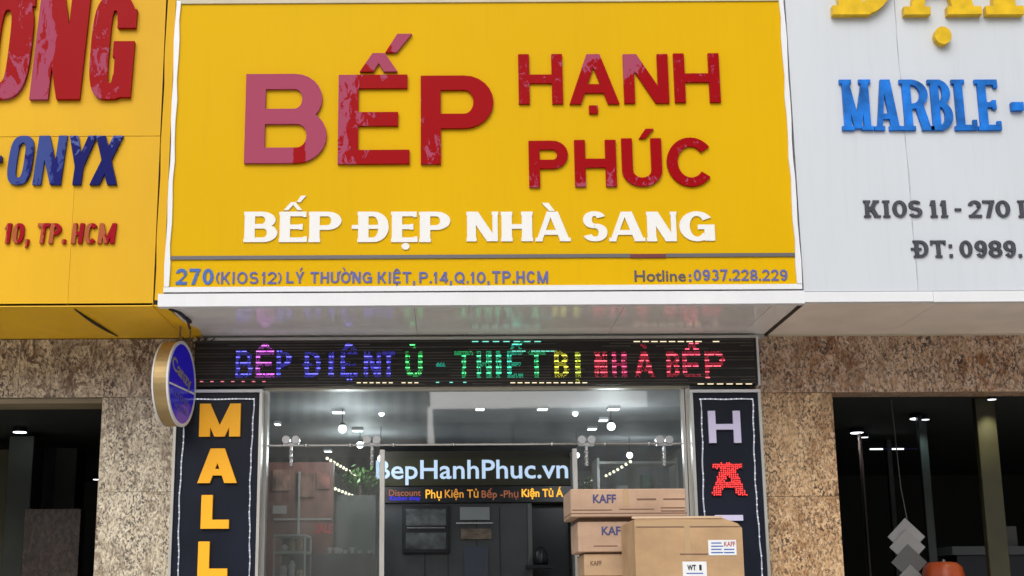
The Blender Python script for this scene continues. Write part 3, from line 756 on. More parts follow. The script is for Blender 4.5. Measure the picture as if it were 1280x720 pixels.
# ================================================================== VERTICAL LIGHTBOXES
def lightbox(label, X0, X1, ztop_, letters, hx):
    Yb = -.16
    t = thing('vertical_lightbox', label, 'lightbox sign', ((X0 + X1) / 2, 0, .13), group='vertical lightboxes beside the shop glass')
    bx('body', X0 + .012, X1 - .012, Yb + .01, -.004, .45, ztop_ - .012, m_navy, t)
    for (p, q) in ((X0, X0 + .018), (X1 - .018, X1)):
        bx('side_frame', p, q, Yb - .006, -.006, .43, ztop_ - .019, m_alu, t)
    bx('top_frame', X0, X1, Yb - .007, -.006, ztop_ - .018, ztop_, m_white, t)
    # sagging string of white LEDs round the edge
    b = MB(); pts = []
    iX0 = X0 + .062; iX1 = X1 - .058; zt = ztop_ - .062
    n_ = 60
    L1 = [(iX0 + .006 * math.sin(i * .23 + 1) + .002 * math.sin(i * 1.1), Yb - .004, .5 + (zt - .5) * i / n_) for i in range(n_ + 1)]
    L2 = [(iX0 + (iX1 - iX0) * i / 10, Yb - .004, zt + .0015 * math.sin(i)) for i in range(11)]
    L3 = [(iX1 + .006 * math.sin(i * .2 + 2) + .002 * math.sin(i * 1.3), Yb - .004, zt - (zt - .5) * i / n_) for i in range(n_ + 1)]
    path = L1 + L2 + L3
    b.tube(path, .0045, 5)
    b.build('led_string', emit('string_white', (.75, .78, .9), .30), t)
    b = MB()
    for i in range(len(path) - 1):
        p, q = Vector(path[i]), Vector(path[i + 1])
        k_ = max(1, int((q - p).length / .022))
        for j in range(k_):
            c_ = p.lerp(q, j / k_)
            if random.random() < .8: b.box(c_.x - .004, c_.x + .004, Yb - .011, Yb - .0065, c_.z - .004, c_.z + .004)
    b.build('led_beads', emit('bead_white', (.9, .93, 1.), .55), t, kind='stuff')
    for ch, box, mm, a_, bb in letters:
        if mm is None:
            # red LED A: outline rows of diodes on a black letter
            g = pxpolys(ch, box, Yb + .006, a_, bb); g += pxpolys('.', (box[0] + 2, box[1], box[2] - 4, box[1] + 7), Yb + .006, 5, 5)
            o = solid('letter', g, Yb + .009, Yb - .006, mat('red_acrylic', (.10, .002, .006), .4), t)
            b = MB(); X0_, Z1_ = at(box[0] - 2, box[1] - 2, Yb); X1_, Z0_ = at(box[2] + 2, box[3] + 2, Yb)
            st = .0125; z = Z0_
            while z < Z1_:
                x = X0_
                while x < X1_:
                    xx = x + random.uniform(-.002, .002); zz_ = z + random.uniform(-.002, .002)
                    if any(inpoly(xx, zz_, q) for q in g) : b.ball((xx, Yb - .009, zz_), .0042, 6, 4)
                    x += st
                z += st
            b.build('diodes', emit('red_diode', (1, .04, .04), 2.2), t, kind='stuff')
        else:
            letter(ch, box, Yb + .006, a_, bb, .022, mm, t)
    return t
ZT = az_(280, 487, -.16)
lightbox('navy vertical lightbox at the left with orange letters M A L L', LBX0, (ax(329, 500, -.16) + ax(322, 700, -.16)) / 2, ZT,
         [('M', (250, 505, 301, 546), m_orange, 13.5, 11), ('A', (248, 561, 297, 604), m_orange, 14, 8), ('L', (252, 619, 287, 661), m_orange, 14, 11), ('L', (248, 677, 285, 722), m_orange, 14, 11),
          ('O', (246, 736, 292, 780), m_orange, 14, 11)], 0)
XR0 = (ax(862, 500, -.16) + ax(872, 700, -.16)) / 2
lightbox('navy vertical lightbox at the right with pale H and glowing red A', XR0, RBX1, az_(900, 487, -.16),
         [('H', (885, 514, 925, 554), m_lav, 9, 7), ('A', (888, 579, 932, 619), None, 11, 8), ('F', (894, 644, 930, 686), m_lav, 9, 7)], 0)

# ================================================================== ROUND PROJECTING SIGN
cx_, cz_ = at(227, 480, -.42)
rsn = thing('round_sign', 'round gold rimmed blue sign projecting from the wall beside the navy lightbox', 'round sign', (cx_ - .045, -.42, cz_))
rot = Matrix.Rotation(math.radians(-8.0), 3, 'Z')     # face towards +X turned to the street
R_ = .262; T_ = .095
def loc(u, v, w_):     # u out of face, v across, w up
    p = rot @ Vector((u, v, 0)); return (cx_ - .045 + p.x, -.42 + p.y, cz_ + w_)
NS = 48
def disc(name, r, u, m, d=.003, r2=0., lab=None):
    V = []; Fa = []
    rings_ = [(r, u - d), (r, u), (max(r2, .0001), u), (max(r2, .0001), u - d)]
    for rr, uu in rings_:
        for j in range(NS):
            a_ = 2 * PI * j / NS; V.append(loc(uu, rr * math.cos(a_), rr * math.sin(a_)))
    for k_ in range(4):
        for j in range(NS):
            q = (j + 1) % NS; k2 = (k_ + 1) % 4
            Fa.append((k_ * NS + j, k_ * NS + q, k2 * NS + q, k2 * NS + j))
    return obj(name, V, Fa, m, rsn, smooth=False)
m_goldrim = mat('brushed_gold', (.40, .29, .13), .5, .5, var=.25, scale=(3, 3, 9))
m_blueface = emit('blue_face', (.03, .012, .75), .16); MATS['blue_face'].node_tree.nodes['Principled BSDF'].inputs['Base Color'].default_value = (.012, .01, .26, 1)
MATS['blue_face'].node_tree.nodes['Principled BSDF'].inputs['Roughness'].default_value = .2
disc('gold_rim', R_, T_ / 2, m_goldrim, T_, R_ - .004)
disc('white_edge', R_ + .004, T_ / 2 + .004, m_white, .012, R_ - .016)
disc('white_edge', R_ + .004, -T_ / 2 + .006, m_white, .010, R_ - .016)
face_ = disc('face', R_ - .015, T_ / 2 + .001, m_blueface, .004)
disc('face', R_ - .015, -T_ / 2 - .001, m_blueface, .004)
# lettering on the face
def facetext(body, v0, v1, w0, w1, m, bold=.01, tilt=0.):
    o = text('lettering', body, (0, 0, 1, 1), 0, m, None, bold=bold, dz='w', d=.002)
    me = o.data
    for v in me.vertices:
        s_, y_, t_ = v.co
        vv = v0 + (v1 - v0) * s_; ww = w0 + (w1 - w0) * t_ + tilt * (s_ - .5)
        v.co = Vector(loc(T_ / 2 + .0015 - y_, vv, ww)) - wloc(rsn)
    o.parent = face_
    return o
facetext('Canzy', -.19, .17, .00, .11, mat('yellow_print', (.30, .27, .12), .4), .02, -.09)
facetext('KITCHEN', -.13, .13, -.115, -.075, mat('pale_print', (.09, .09, .36), .4), .02, -.03)
facetext('HOTLINE', -.12, .12, -.175, -.140, mat('pale_print', (.09, .09, .36), .4), .02, -.03)
b = MB()
V = [loc(T_ / 2 + .003, -.235, -.022), loc(T_ / 2 + .003, .235, -.022), loc(T_ / 2 + .003, .235, -.034), loc(T_ / 2 + .003, -.235, -.034)]
obj('stripe', V, [(0, 1, 2, 3)], m_tag, face_)
b = MB()
b.tube([(cx_ - .02, -.42, cz_ + R_), (cx_ - .02, -.42, ZB + .02)], .007, 8)
b.tube([(cx_ + .02, -.30, cz_ + R_ - .02), (cx_ + .02, -.30, ZB + .02)], .005, 8)
b.tube([(cx_ - .02, -.42, cz_ + R_ + .02), (cx_ + .0, -.005, cz_ + R_ + .03)], .009, 8)
b.build('hanger', mat('rusty_steel', (.22, .15, .08), .7, .3, var=.4, scale=(20, 20, 20)), rsn)
# loose black bracket and cables at the corner
tb = MB()
p0 = (ax(212, 386, YS + .05), YS + .05, ZB - .004); p1 = (ax(224, 387, YS + .15), YS + .15, ZB - .004); p2 = (ax(240, 398, -.55), -.60, ZB - .012)
tb.tube([p0, p1], .010, 6); tb.tube([p1, ((p1[0] + p2[0]) / 2, (p1[1] + p2[1]) / 2, ZB - .01), p2], .012, 6)
tb.tube([((p1[0] + p2[0]) / 2 + .01, (p1[1] + p2[1]) / 2, ZB - .01), ((p1[0] + p2[0]) / 2 + .015, (p1[1] + p2[1]) / 2 + .1, ZB - .06)], .008, 6)
tag(tb.build('broken_bracket', mat('black_metal', (.02, .02, .02), .5), None, loc=p1), 'bent black bracket hanging at the torn corner between two signboards', 'bracket')
cb_ = MB()
pts = []
for i in range(13):
    t_ = i / 12; x_, y_ = 93 + (147 - 93) * t_, 385 + (416 - 385) * t_
    Yc = YS + .05 + .85 * t_; X_ = ax(x_, y_ + 3 * math.sin(t_ * PI), Yc); pts.append((X_, Yc, ZB - .003 - .004 * math.sin(PI * t_)))
cb_.tube(pts, [.003 + .006 * math.sin(PI * i / 12) for i in range(13)], 6)
tag(cb_.build('hanging_cable', mat('black_metal', (.02, .02, .02), .5), None, loc=pts[0]), 'dark cable sagging across the underside of the aged yellow signboard', 'cable')
b = MB()
for k_ in range(4):
    xk = ax(228 + k_ * 9, 420, -.12)
    b.tube([(xk, -.12, ZB - .015), (xk + .03, -.13, ZB - .05 - .01 * (k_ % 2)), (xk + .07, -.12, ZB - .02)], .005, 6)
tag(b.build('cable_tangle', mat('black_metal', (.02, .02, .02), .5), None, loc=(ax(240, 420, -.12), -.12, ZB - .03)), 'short tangle of dark cables above the LED board at its left end', 'cable')

# ================================================================== SHOP GLAZING
GX0 = (ax(331, 500, 0) + ax(324, 700, 0)) / 2; GX1 = (ax(861, 500, 0) + ax(871, 700, 0)) / 2
YG = .02; ZG1 = az_(600, 484, YG)
gl = thing('shopfront_glazing', 'tall clear glass shopfront with thin metal rail and frame between the two lightboxes', 'shopfront', ((GX0 + GX1) / 2, YG, .13))
m_glass = bpy.data.materials.new('shop_glass'); m_glass.use_nodes = True
t = m_glass.node_tree; t.nodes.clear(); N = t.nodes.new; L = t.links.new
o_ = N('ShaderNodeOutputMaterial'); mx = N('ShaderNodeMixShader'); tr = N('ShaderNodeBsdfTransparent'); gs = N('ShaderNodeBsdfGlossy')
tr.inputs[0].default_value = (.80, .86, .85, 1); gs.inputs['Roughness'].default_value = .02; gs.inputs[0].default_value = (.95, .97, 1, 1)
fr = N('ShaderNodeFresnel'); fr.inputs[0].default_value = 2.5
df = N('ShaderNodeBsdfDiffuse'); df.inputs[0].default_value = (.62, .66, .64, 1); hz = N('ShaderNodeMixShader')   # dust film on the glass
tc = N('ShaderNodeTexCoord'); mpg = N('ShaderNodeMapping'); mpg.inputs['Scale'].default_value = (3.5, 3.5, 1.1); ng = N('ShaderNodeTexNoise'); ng.inputs['Scale'].default_value = 1; ng.inputs['Detail'].default_value = 8
rg_ = N('ShaderNodeMapRange'); rg_.inputs[1].default_value = .35; rg_.inputs[2].default_value = .7; rg_.inputs[3].default_value = .03; rg_.inputs[4].default_value = .17
L(tc.outputs['Object'], mpg.inputs[0]); L(mpg.outputs[0], ng.inputs['Vector']); L(ng.outputs[0], rg_.inputs[0]); L(rg_.outputs[0], hz.inputs[0])
L(tr.outputs[0], hz.inputs[1]); L(df.outputs[0], hz.inputs[2])
L(fr.outputs[0], mx.inputs[0]); L(hz.outputs[0], mx.inputs[1]); L(gs.outputs[0], mx.inputs[2]); L(mx.outputs[0], o_.inputs[0])
zr = az_(600, 556, YG)
xj1 = (ax(478, 600, YG)); xj2 = ax(719, 600, YG)
bx('head_frame', GX0, GX1, -.035, .06, ZG1 - .018, ZG1 + .012, mat('cream_frame', (.60, .57, .48), .4), gl)
bx('side_frame', GX0, GX0 + .03, -.03, .06, .13, ZG1 - .019, m_alu, gl); bx('side_frame', GX1 - .03, GX1, -.03, .06, .13, ZG1 - .019, m_alu, gl)
bx('side_frame', GX1 - .052, GX1 - .034, -.012, .05, .13, ZG1 - .019, m_alu, gl)
bx('door_jamb', xj1 - .016, xj1 + .014, YG - .02, YG + .03, .13, zr - .03, m_alu, gl); bx('door_jamb', xj2 - .014, xj2 + .014, YG - .02, YG + .03, .13, zr - .03, m_alu, gl)
def pane(x0, x1, z0, z1, name='glass_pane', y=YG + .01):
    return obj(name, [(x0, y, z0), (x1, y, z0), (x1, y, z1), (x0, y, z1)], [(0, 1, 2, 3)], m_glass, gl)
pane(GX0 + .03, GX1 - .053, zr, ZG1 - .018)
pane(GX0 + .03, xj1 - .016, .14, zr - .002); pane(xj2 + .014, GX1 - .053, .14, zr - .002)
b = MB(); b.tube([(GX0 + .03, YG - .02, zr), (GX1 - .05, YG - .02, zr)], .0065, 8); rail_ = b.build('rail', m_steel, gl)
for px in (383, 438, 492, 567, 690, 756, 811):
    b = MB(); X_ = ax(px, 556, YG - .02); b.ball((X_, YG - .03, zr), .014 if px != 567 else .011, 10, 6); b.build('rail_fitting', m_steel, rail_, smooth=True)
for px in (364, 465, 733, 830):
    b = MB()
    for q in (-6, 6):
        X_, Z_ = at(px + q, 550, YG - .02); b.tube([(X_, YG - .045, Z_), (X_, YG - .005, Z_)], .026, 14)
    X_, Z_ = at(px, 556, YG - .02); b.box(X_ - .05, X_ + .05, YG - .03, YG - .012, Z_ - .006, Z_ + .012)
    Z2 = az_(px, 583, YG); b.box(X_ - .008, X_ + .008, YG - .024, YG - .016, Z2, Z_ - .01)
    for q in range(3): b.ball((X_, YG - .024, Z2 + (q + .3) * (Z_ - Z2) / 3.5), .013, 8, 5)
    b.build('door_roller', m_steel, gl)

# ================================================================== SHOP INTERIOR
RX0, RX1, RY1, RZ = -1.95, 2.15, 6.2, ZG1 + .02
m_wall_i = mat('interior_wall', (.30, .32, .33), .6, var=.1)
m_ceil_i = mat('interior_ceiling', (.36, .37, .38), .6, var=.10)
m_floor_i = mat('interior_floor', (.35, .34, .32), .25, var=.1)
structbox('shop_floor', RX0, RX1, 0, RY1, .0, .135, m_floor_i)
structbox('shop_ceiling', RX0, RX1, .005, RY1, RZ, RZ + .05, m_ceil_i)
structbox('shop_wall', RX0 - .05, RX0, .305, RY1, .13, RZ, m_wall_i); structbox('shop_wall', RX1, RX1 + .05, .305, RY1, .13, RZ, m_wall_i)
structbox('shop_wall', RX0, RX1, RY1, RY1 + .05, .13, RZ, m_wall_i)
structbox('shop_wall', RX0, GX0 - .01, .302, .34, .13, RZ, m_wall_i); structbox('shop_wall', GX1 + .01, RX1, .302, .34, .13, RZ, m_wall_i)
YP = 3.0
px0, zp1 = at(480, 564, YP); px1 = ax(716, 600, YP)
xdoor = ax(660, 670, YP)
zsg = az_(600, 629, YP)
pt = thing('display_wall', 'dark grey display wall with cabinets and a black doorway inside the shop', 'cabinet wall', ((px0 + px1) / 2, YP, .135))
m_cab = mat('charcoal_cabinet', (.075, .08, .085), .35, var=.15)
bx('back_panel', px0, xdoor, YP + .02, YP + .3, .135, zsg - .002, m_cab, pt)
bx('lintel_panel', px0, px1, YP + .02, YP + .3, zsg, zp1, mat('olive_board', (.025, .022, .012), .5, var=.2), pt)
bx('door_post', xdoor, xdoor + .035, YP - .01, YP + .3, .135, zsg - .004, mat('grey_post', (.16, .16, .16), .4), pt)
bx('door_post', px1 - .02, px1 + .02, YP - .01, YP + .32, .135, zp1 - .02, mat('grey_post', (.16, .16, .16), .4), pt)
bx('door_leaf', xdoor + .036, px1 - .021, YP + .22, YP + .26, .135, zsg - .004, m_black, pt)
b = MB()
for px in (531, 560, 596, 625):
    X_ = ax(px, 680, YP); b.box(X_ - .003, X_ + .003, YP + .012, YP + .02, .2, zsg - .03)
b.build('cabinet_joint', m_black, pt)
bx('shelf_niche', ax(575, 650, YP), ax(612, 650, YP), YP - .01, YP + .019, az_(590, 650, YP), az_(590, 634, YP), mat('pale_steel', (.35, .37, .38), .3, .5), pt)
bx('shelf_niche', ax(576, 650, YP), ax(614, 650, YP), YP - .008, YP + .019, az_(590, 674, YP), az_(590, 661, YP), mat('brown_goods', (.20, .15, .11), .5, var=.5, scale=(9, 9, 30)), pt)
bx('shelf_bar', ax(570, 650, YP), ax(616, 650, YP), YP - .02, YP + .019, az_(590, 655, YP), az_(590, 653, YP), m_steel, pt)
bx('drawer_front', ax(580, 690, YP), ax(610, 690, YP), YP - .004, YP + .019, az_(590, 740, YP), az_(590, 683, YP), mat('navy_front', (.07, .08, .11), .3), pt)
# built-in oven
oX0, oZ1 = at(503, 632, YP - .04); oX1, oZ0 = at(562, 691, YP - .04); oZm = (oZ0 + oZ1) / 2
ov = thing('wall_oven', 'black two door glass oven set in the charcoal display wall', 'oven', ((oX0 + oX1) / 2, YP, oZ0))
bx('oven_body', oX0, oX1, YP - .035, YP + .018, oZ0, oZ1, m_black, ov, c=.004)
m_og = mat('oven_glass', (.10, .11, .115), .12, var=.6, scale=(9, 9, 12), spec=.9)
od_ = bx('oven_door', oX0 + .03, oX1 - .03, YP - .045, YP - .036, oZm + .03, oZ1 - .03, m_og, ov); bx('oven_door', oX0 + .03, oX1 - .03, YP - .045, YP - .036, oZ0 + .03, oZm - .03, m_og, ov)
b = MB(); b.tube([(oX0 + .04, YP - .06, oZm + .01), (oX1 - .04, YP - .06, oZm + .01)], .006, 6); b.build('oven_handle', m_steel, od_)
# small bottle-like figure seen in the lower oven door
kt = MB()
kx, kz = at(676, 691, YP - .14)
kt.tube([(kx, YP - .14, kz - .10), (kx, YP - .14, kz - .06), (kx, YP - .14, kz), (kx, YP - .14, kz + .035), (kx, YP - .14, kz + .05)], [.055, .065, .05, .035, .012], 16)
tag(kt.build('kettle', m_black, None, loc=(kx, YP - .14, kz - .10), smooth=True), 'small black kettle beside the doorway in the shop', 'kettle')
ksh = bx('kettle_shelf', kx - .12, kx + .10, YP - .22, YP + .018, kz - .13, kz - .101, m_black); tag(ksh, 'thin black shelf carrying the kettle beside the doorway', 'shelf')
# fascia sign
sg = thing('interior_sign', 'dark sign with glowing BepHanhPhuc.vn lettering and orange ticker inside the shop', 'sign', ((px0 + px1) / 2, YP, zsg))
bx('sign_panel', px0, px1 - .021, YP - .02, YP + .018, az_(600, 607, YP), az_(600, 572, YP), mat('sign_olive', (.03, .028, .006), .5, var=.3), sg)
bx('ticker_panel', px0, px1 - .021, YP - .03, YP + .018, az_(600, 628, YP), az_(600, 608.5, YP), m_black, sg)
text('lettering', 'BepHanhPhuc.vn', (470, 575, 710, 606), YP - .022, emit('pale_blue_glow', (.55, .72, .95), .75), sg, bold=.012, d=.012)
mo1 = emit('ticker_orange', (1, .42, .05), .55); mo2 = emit('ticker_yellow', (1, .48, .04), 1.0); mo3 = emit('ticker_dim', (.7, .22, .1), .3); mo4 = emit('ticker_blue', (.05, .03, 1), .6)
text('ticker_text', 'Discount', (486, 612, 526, 620), YP - .031, mo3, sg, bold=.01); text('ticker_text', 'Kitchen shop', (487, 620, 525, 627), YP - .031, mo4, sg, bold=.02)
text('ticker_text', 'Phụ', (532, 612, 552, 626), YP - .031, mo2, sg, bold=.012); text('ticker_text', 'Kiện Tủ', (556, 611, 598, 625), YP - .031, mo1, sg, bold=.01)
text('ticker_text', 'Bếp -Phụ', (602, 610, 648, 625), YP - .031, mo3, sg, bold=.01); text('ticker_text', 'Kiện Tủ Á', (652, 608.5, 704, 624), YP - .031, mo2, sg, bold=.03)
# ceiling lamps
m_lamp = emit('lamp_white', (.95, .98, 1.), 4.0); m_lamp2 = emit('lamp_soft', (.85, .9, .95), 1.6)
def on_ceiling(px, py, z):
    d = RM @ Vector(((px - CX) / F, (360 - py) / F, -1)); t_ = (z - CAM.z) / d.z; p = CAM + d * t_; return p
def pd(i, what): return what
spots = [(423, 514, 16, 'bar'), (447, 537, 13, 'bar'), (347, 529, 8, 'bar'), (410, 563, 10, 'bar'), (767, 510, 15, 'bar'), (754, 524, 12, 'bar'), (740, 535, 12, 'bar'), (600, 510, 12, 'bar'), (678, 510, 14, 'bar')]
where = ['nearest bar over the left glass panel', 'second bar over the left glass panel, by the globe', 'lone bar at the far left corner of the glass', 'farthest bar on the left, under the rail',
         'nearest of three bars at the right', 'middle of three bars at the right', 'farthest of three bars at the right', 'bar left of centre above the inner sign', 'bar right of centre above the inner sign']
for (px, py, wd, _), la in zip(spots, where):
    p = on_ceiling(px, py, RZ - .012); k_ = (p.y - CAM.y) / F * wd / 2
    b = MB(); b.box(p.x - k_, p.x + k_, p.y - .05, p.y + .05, RZ - .022, RZ - .002)
    b.box(p.x - k_ + .005, p.x + k_ - .005, p.y - .045, p.y + .045, RZ - .026, RZ - .0221, 1)
    tag(b.build('ceiling_light', [m_white, m_lamp], None, loc=(p.x, p.y, RZ - .01)), 'white ceiling light, ' + la, 'ceiling light', 'bar lights on the shop ceiling')
globes = [(428, 536, 6.5, 1.1, 'largest white globe lamp behind the left glass panel', 1), (764, 533, 6.5, 1.1, 'largest white globe lamp behind the right glass panel', 1), (477, 517, 4.5, 1.4, 'small globe lamp high beside the left jamb', 0),
          (719, 517, 4.5, 1.4, 'pair-like globe lamp high above the right jamb', 0), (787, 569, 5, 3.0, 'globe lamp just below the rail at the right', 1), (721, 569, 4.5, 2.6, 'globe lamp beside the top of the right jamb', 0), (450, 556, 5.5, 2.6, 'globe lamp level with the rail at the left', 1),
          (476, 573, 5, 2.2, 'globe lamp on the left jamb below the rail', 0), (836, 528, 2.6, 2.4, 'tiny globe lamp at the far right of the glass', 0), (664, 536, 2.2, 3., 'tiny globe lamp near the centre above the rail', 0)]
for (px, py, rp, Y_, la, lit) in globes:
    X_, Z_ = at(px, py, Y_); r_ = rp * .82 * (Y_ - CAM.y) / F
    t_ = thing('pendant_lamp', la, 'lamp', (X_, Y_, Z_), 'globe lamps hanging in the shop')
    b = MB(); b.ball((X_, Y_, Z_), r_, 14, 8); b.build('globe', m_lamp, t_, smooth=True)
    b = MB(); b.tube([(X_, Y_, Z_ + r_ * .8), (X_, Y_, Z_ + r_ * 1.4)], r_ * .5, 10)
    if Z_ + r_ * 1.4 < RZ: b.tube([(X_, Y_, Z_ + r_ * 1.4), (X_, Y_, RZ)], .003, 5)
    b.build('cap_and_cord', m_black, t_)
    if lit:
        ld = bpy.data.lights.new('lamp_light', 'POINT'); ld.energy = 8; ld.color = (.92, .97, 1.); ld.shadow_soft_size = .1
        lo = bpy.data.objects.new('lamp_light', ld); C.objects.link(lo); lo.parent = t_; lo.location = (0, 0, -r_ * 1.1 - .11)
# strings of little warm lights
def string(pa, pb, Ya, Yb_, n_, label, sag=.0):
    A = Vector((ax(*pa, Ya), Ya, az_(*pa, Ya))); B = Vector((ax(*pb, Yb_), Yb_, az_(*pb, Yb_)))
    b = MB(); P_ = []
    for i in range(n_):
        p = A.lerp(B, i / (n_ - 1)); p.z -= sag * math.sin(PI * i / (n_ - 1)); P_.append(p)
        b.ball(p, .0125, 6, 4, 1)
    b.tube(P_, .003, 4, 0)
    tag(b.build('light_string', [m_black, emit('warm_bulb', (1, .93, .65), 2.2)], None, loc=A), label, 'string lights', 'strings of warm lights in the shop')
string((409, 573), (450, 597), 1.6, 3.6, 12, 'upper dotted light string slanting down behind the left glass panel')
string((419, 611), (444, 621), 1.9, 3.0, 7, 'short lower dotted light string behind the left glass panel')
string((732, 604), (788, 577), 3.8, 1.8, 13, 'dotted light string rising to the right above the cartons', .02)
# left side display: red brown poster wall, glass cabinet, grey panel
Yd = 1.5
def pxbox(name, x0, y0, x1, y1, Y, dep, m, parent=None, z0=None, **k):
    X0, Z1 = at(x0, y0, Y); X1, Z0 = at(x1, y1, Y)
    if z0 is not None: Z0 = z0
    return bx(name, X0, X1, Y, Y + dep, Z0, Z1, m, parent, **k)
rd = thing('red_display', 'tall brownish red display panel behind the left glass panel', 'display panel', (ax(375, 640, Yd), Yd, .135))
pxbox('panel', 330, 578, 416, 668, Yd, .06, mat('brick_red', (.20, .08, .06), .5, var=.5, scale=(7, 7, 3)), rd, z0=.135)
pxbox('white_strip', 342, 648, 414, 650, Yd - .012, .01, mat('dull_white', (.35, .32, .30), .5), rd)
pxbox('pale_print', 341, 632, 358, 642, Yd - .012, .01, mat('dull_white', (.35, .32, .30), .5), rd)
text('lettering', 'SALE', (394, 655, 416, 667), Yd - .001, mat('bright_red', (.6, .06, .06), .5), rd, bold=.03, d=.006)
bx('side_post', ax(374, 640, Yd) - .008, ax(374, 640, Yd) + .008, Yd - .03, Yd - .001, .135, az_(374, 590, Yd), m_alu, rd)
gp = pxbox('grey_panel', 421, 619, 469, 700, 2.2, .05, mat('grey_green_panel', (.17, .20, .19), .35, var=.15), None, z0=.135); tag(gp, 'tall grey green panel standing left of the door jamb', 'panel')
# glass cabinet
cbn = thing('display_cabinet', 'white framed glass display cabinet at the bottom left of the shop', 'cabinet', (ax(362, 700, .9), .9, .135))
cX0, cZ1 = at(342, 668, .9); cX1 = ax(382, 700, .9)
m_cf = mat('cabinet_white', (.5, .52, .52), .4)
for xx in (cX0, cX1 - .012):
    for yy in (.9, 1.3): bx('post', xx, xx + .012, yy, yy + .012, .135, cZ1 - .013, m_cf, cbn)
bx('top', cX0, cX1, .9, 1.312, cZ1 - .012, cZ1, m_cf, cbn)
for q in range(7):
    z = cZ1 - .13 - q * .17
    bx('shelf', cX0 + .001, cX1 - .001, .915, 1.30, z, z + .015, mat('cabinet_shelf', (.35, .40, .38), .3), cbn)
bx('back', cX0 + .013, cX1 - .013, 1.301, 1.31, .14, cZ1 - .013, mat('teal_back', (.07, .11, .11), .4), cbn)
# indoor plants (green seen through the glass)
def plant(label, pxc, pyc, Y, wpx, hpx, n_, col):
    X_, Z_ = at(pxc, pyc, Y); t_ = thing('potted_plant', label, 'plant', (X_, Y, .135), 'potted plants in the shop')
    b = MB(); b.tube([(X_, Y, .136), (X_, Y, .5)], [.11, .15], 14); b.build('pot', m_white, t_)
    b = MB(); b.tube([(X_, Y, .45), (X_ + .02, Y, (Z_ + .5) / 2), (X_, Y, Z_)], [.02, .015, .01], 6); b.build('stem', m_wood, t_)
    b = MB(); k_ = (Y - CAM.y) / F
    for i in range(n_):
        c_ = Vector((X_ + random.gauss(0, wpx * k_ * .4), Y + random.gauss(0, .12), Z_ + random.gauss(0, hpx * k_ * .4)))
        d = Vector((random.uniform(-1, 1), random.uniform(-1, 1), random.uniform(-.6, .8))).normalized(); e = d.cross(Vector((random.random(), random.random(), 1))).normalized()
        s_ = random.uniform(.03, .07)
        b.add([c_, c_ + d * s_ * .5 + e * s_ * .22, c_ + d * s_, c_ + d * s_ * .5 - e * s_ * .22], [(0, 1, 2, 3)])
    b.build('foliage', mat('leaf_green', col, .5, var=.4, scale=(20, 20, 20)), t_, kind='stuff')
plant('leafy green plant behind the lower light string at the left jamb', 450, 600, 2.9, 24, 13, 420, (.07, .15, .04))
plant('leafy green plant above the left carton by the right jamb', 742, 606, 3.4, 16, 10, 160, (.10, .18, .03))
# clutter of white small things (tableware) on a shelf
sh = thing('tableware_shelf', 'dark shelf of small pale tableware left of the inner doorway', 'shelf', (ax(430, 690, 1.2), 1.2, .135))
bx('shelf_body', ax(392, 700, 1.2), ax(468, 700, 1.2), 1.2, 1.5, .135, az_(430, 692, 1.2), m_cab, sh)
for i, (px, py) in enumerate(((412, 688), (420, 689), (431, 683), (440, 687), (449, 688), (424, 681), (462, 684))):
    X_ = ax(px, py, 1.3); z = az_(430, 692, 1.2); b = MB(); h_ = random.uniform(.02, .05)
    b.tube([(X_, 1.3 + .02 * (i % 3), z), (X_, 1.3 + .02 * (i % 3), z + h_)], [.012, .022], 10)
    tag(b.build('cup', mat('cup_white', (.6, .62, .62), .3), None, loc=(X_, 1.3 + .02 * (i % 3), z)), ['leftmost', 'second from left', 'fourth from left', 'third from right', 'second from right', 'third from left', 'rightmost'][i] + ' small pale cup on the tableware shelf', 'cup', 'cups on the tableware shelf')
# right side wall of goods behind glass
rg = thing('tall_shelving', 'tall grey shelving behind the right glass panel above the cartons', 'shelving', (ax(800, 640, 2.6), 2.6, .135))
sX0 = ax(748, 640, 2.6); sX1 = ax(850, 640, 2.6); sZ = az_(800, 572, 2.6)
bx('upright', sX0, sX0 + .02, 2.6, 3.0, .135, sZ, m_alu, rg); bx('upright', sX1 - .02, sX1, 2.6, 3.0, .135, sZ, m_alu, rg); bx('back', sX0 + .021, sX1 - .021, 2.95, 2.99, .136, sZ - .001, mat('shelf_back', (.16, .17, .17), .5, var=.3, scale=(8, 8, 2)), rg)
for q in range(6): bx('shelf', sX0 + .021, sX1 - .021, 2.6, 2.94, sZ - .05 - q * .33, sZ - .03 - q * .33, m_alu, rg)

GC = [(.5, .5, .48), (.30, .06, .05), (.12, .14, .17), (.42, .34, .22), (.1, .2, .12), (.6, .6, .6), (.05, .05, .06), (.35, .22, .12)]
GN = ['pale grey', 'dark red', 'slate', 'tan', 'green', 'white', 'black', 'brown']; ORD = ['first', 'second', 'third', 'fourth', 'fifth', 'sixth', 'seventh', 'eighth', 'ninth', 'tenth']
rows = ['top', 'second', 'third', 'fourth', 'fifth']
for q in range(4):
    zs_ = sZ - .05 - (q + 1) * .33 + .02; x = sX0 + .03; k_ = 0
    while x < sX1 - .12:
        w_ = random.uniform(.05, .13); h_ = random.uniform(.10, .24)
        c_ = random.choice(GC); k_ += 1
        o = bx('goods_box', x, x + w_, 2.64, 2.80, zs_, zs_ + h_, mat('goods_%d' % GC.index(c_), c_, .4, var=.3, scale=(20, 20, 20)))
        tag(o, '%s pack, %s from the left on the %s shelf behind the cartons' % (GN[GC.index(c_)], ORD[k_ - 1], rows[q + 1]), 'goods', 'packed goods on the tall shelving'); x += w_ + random.uniform(.005, .05)
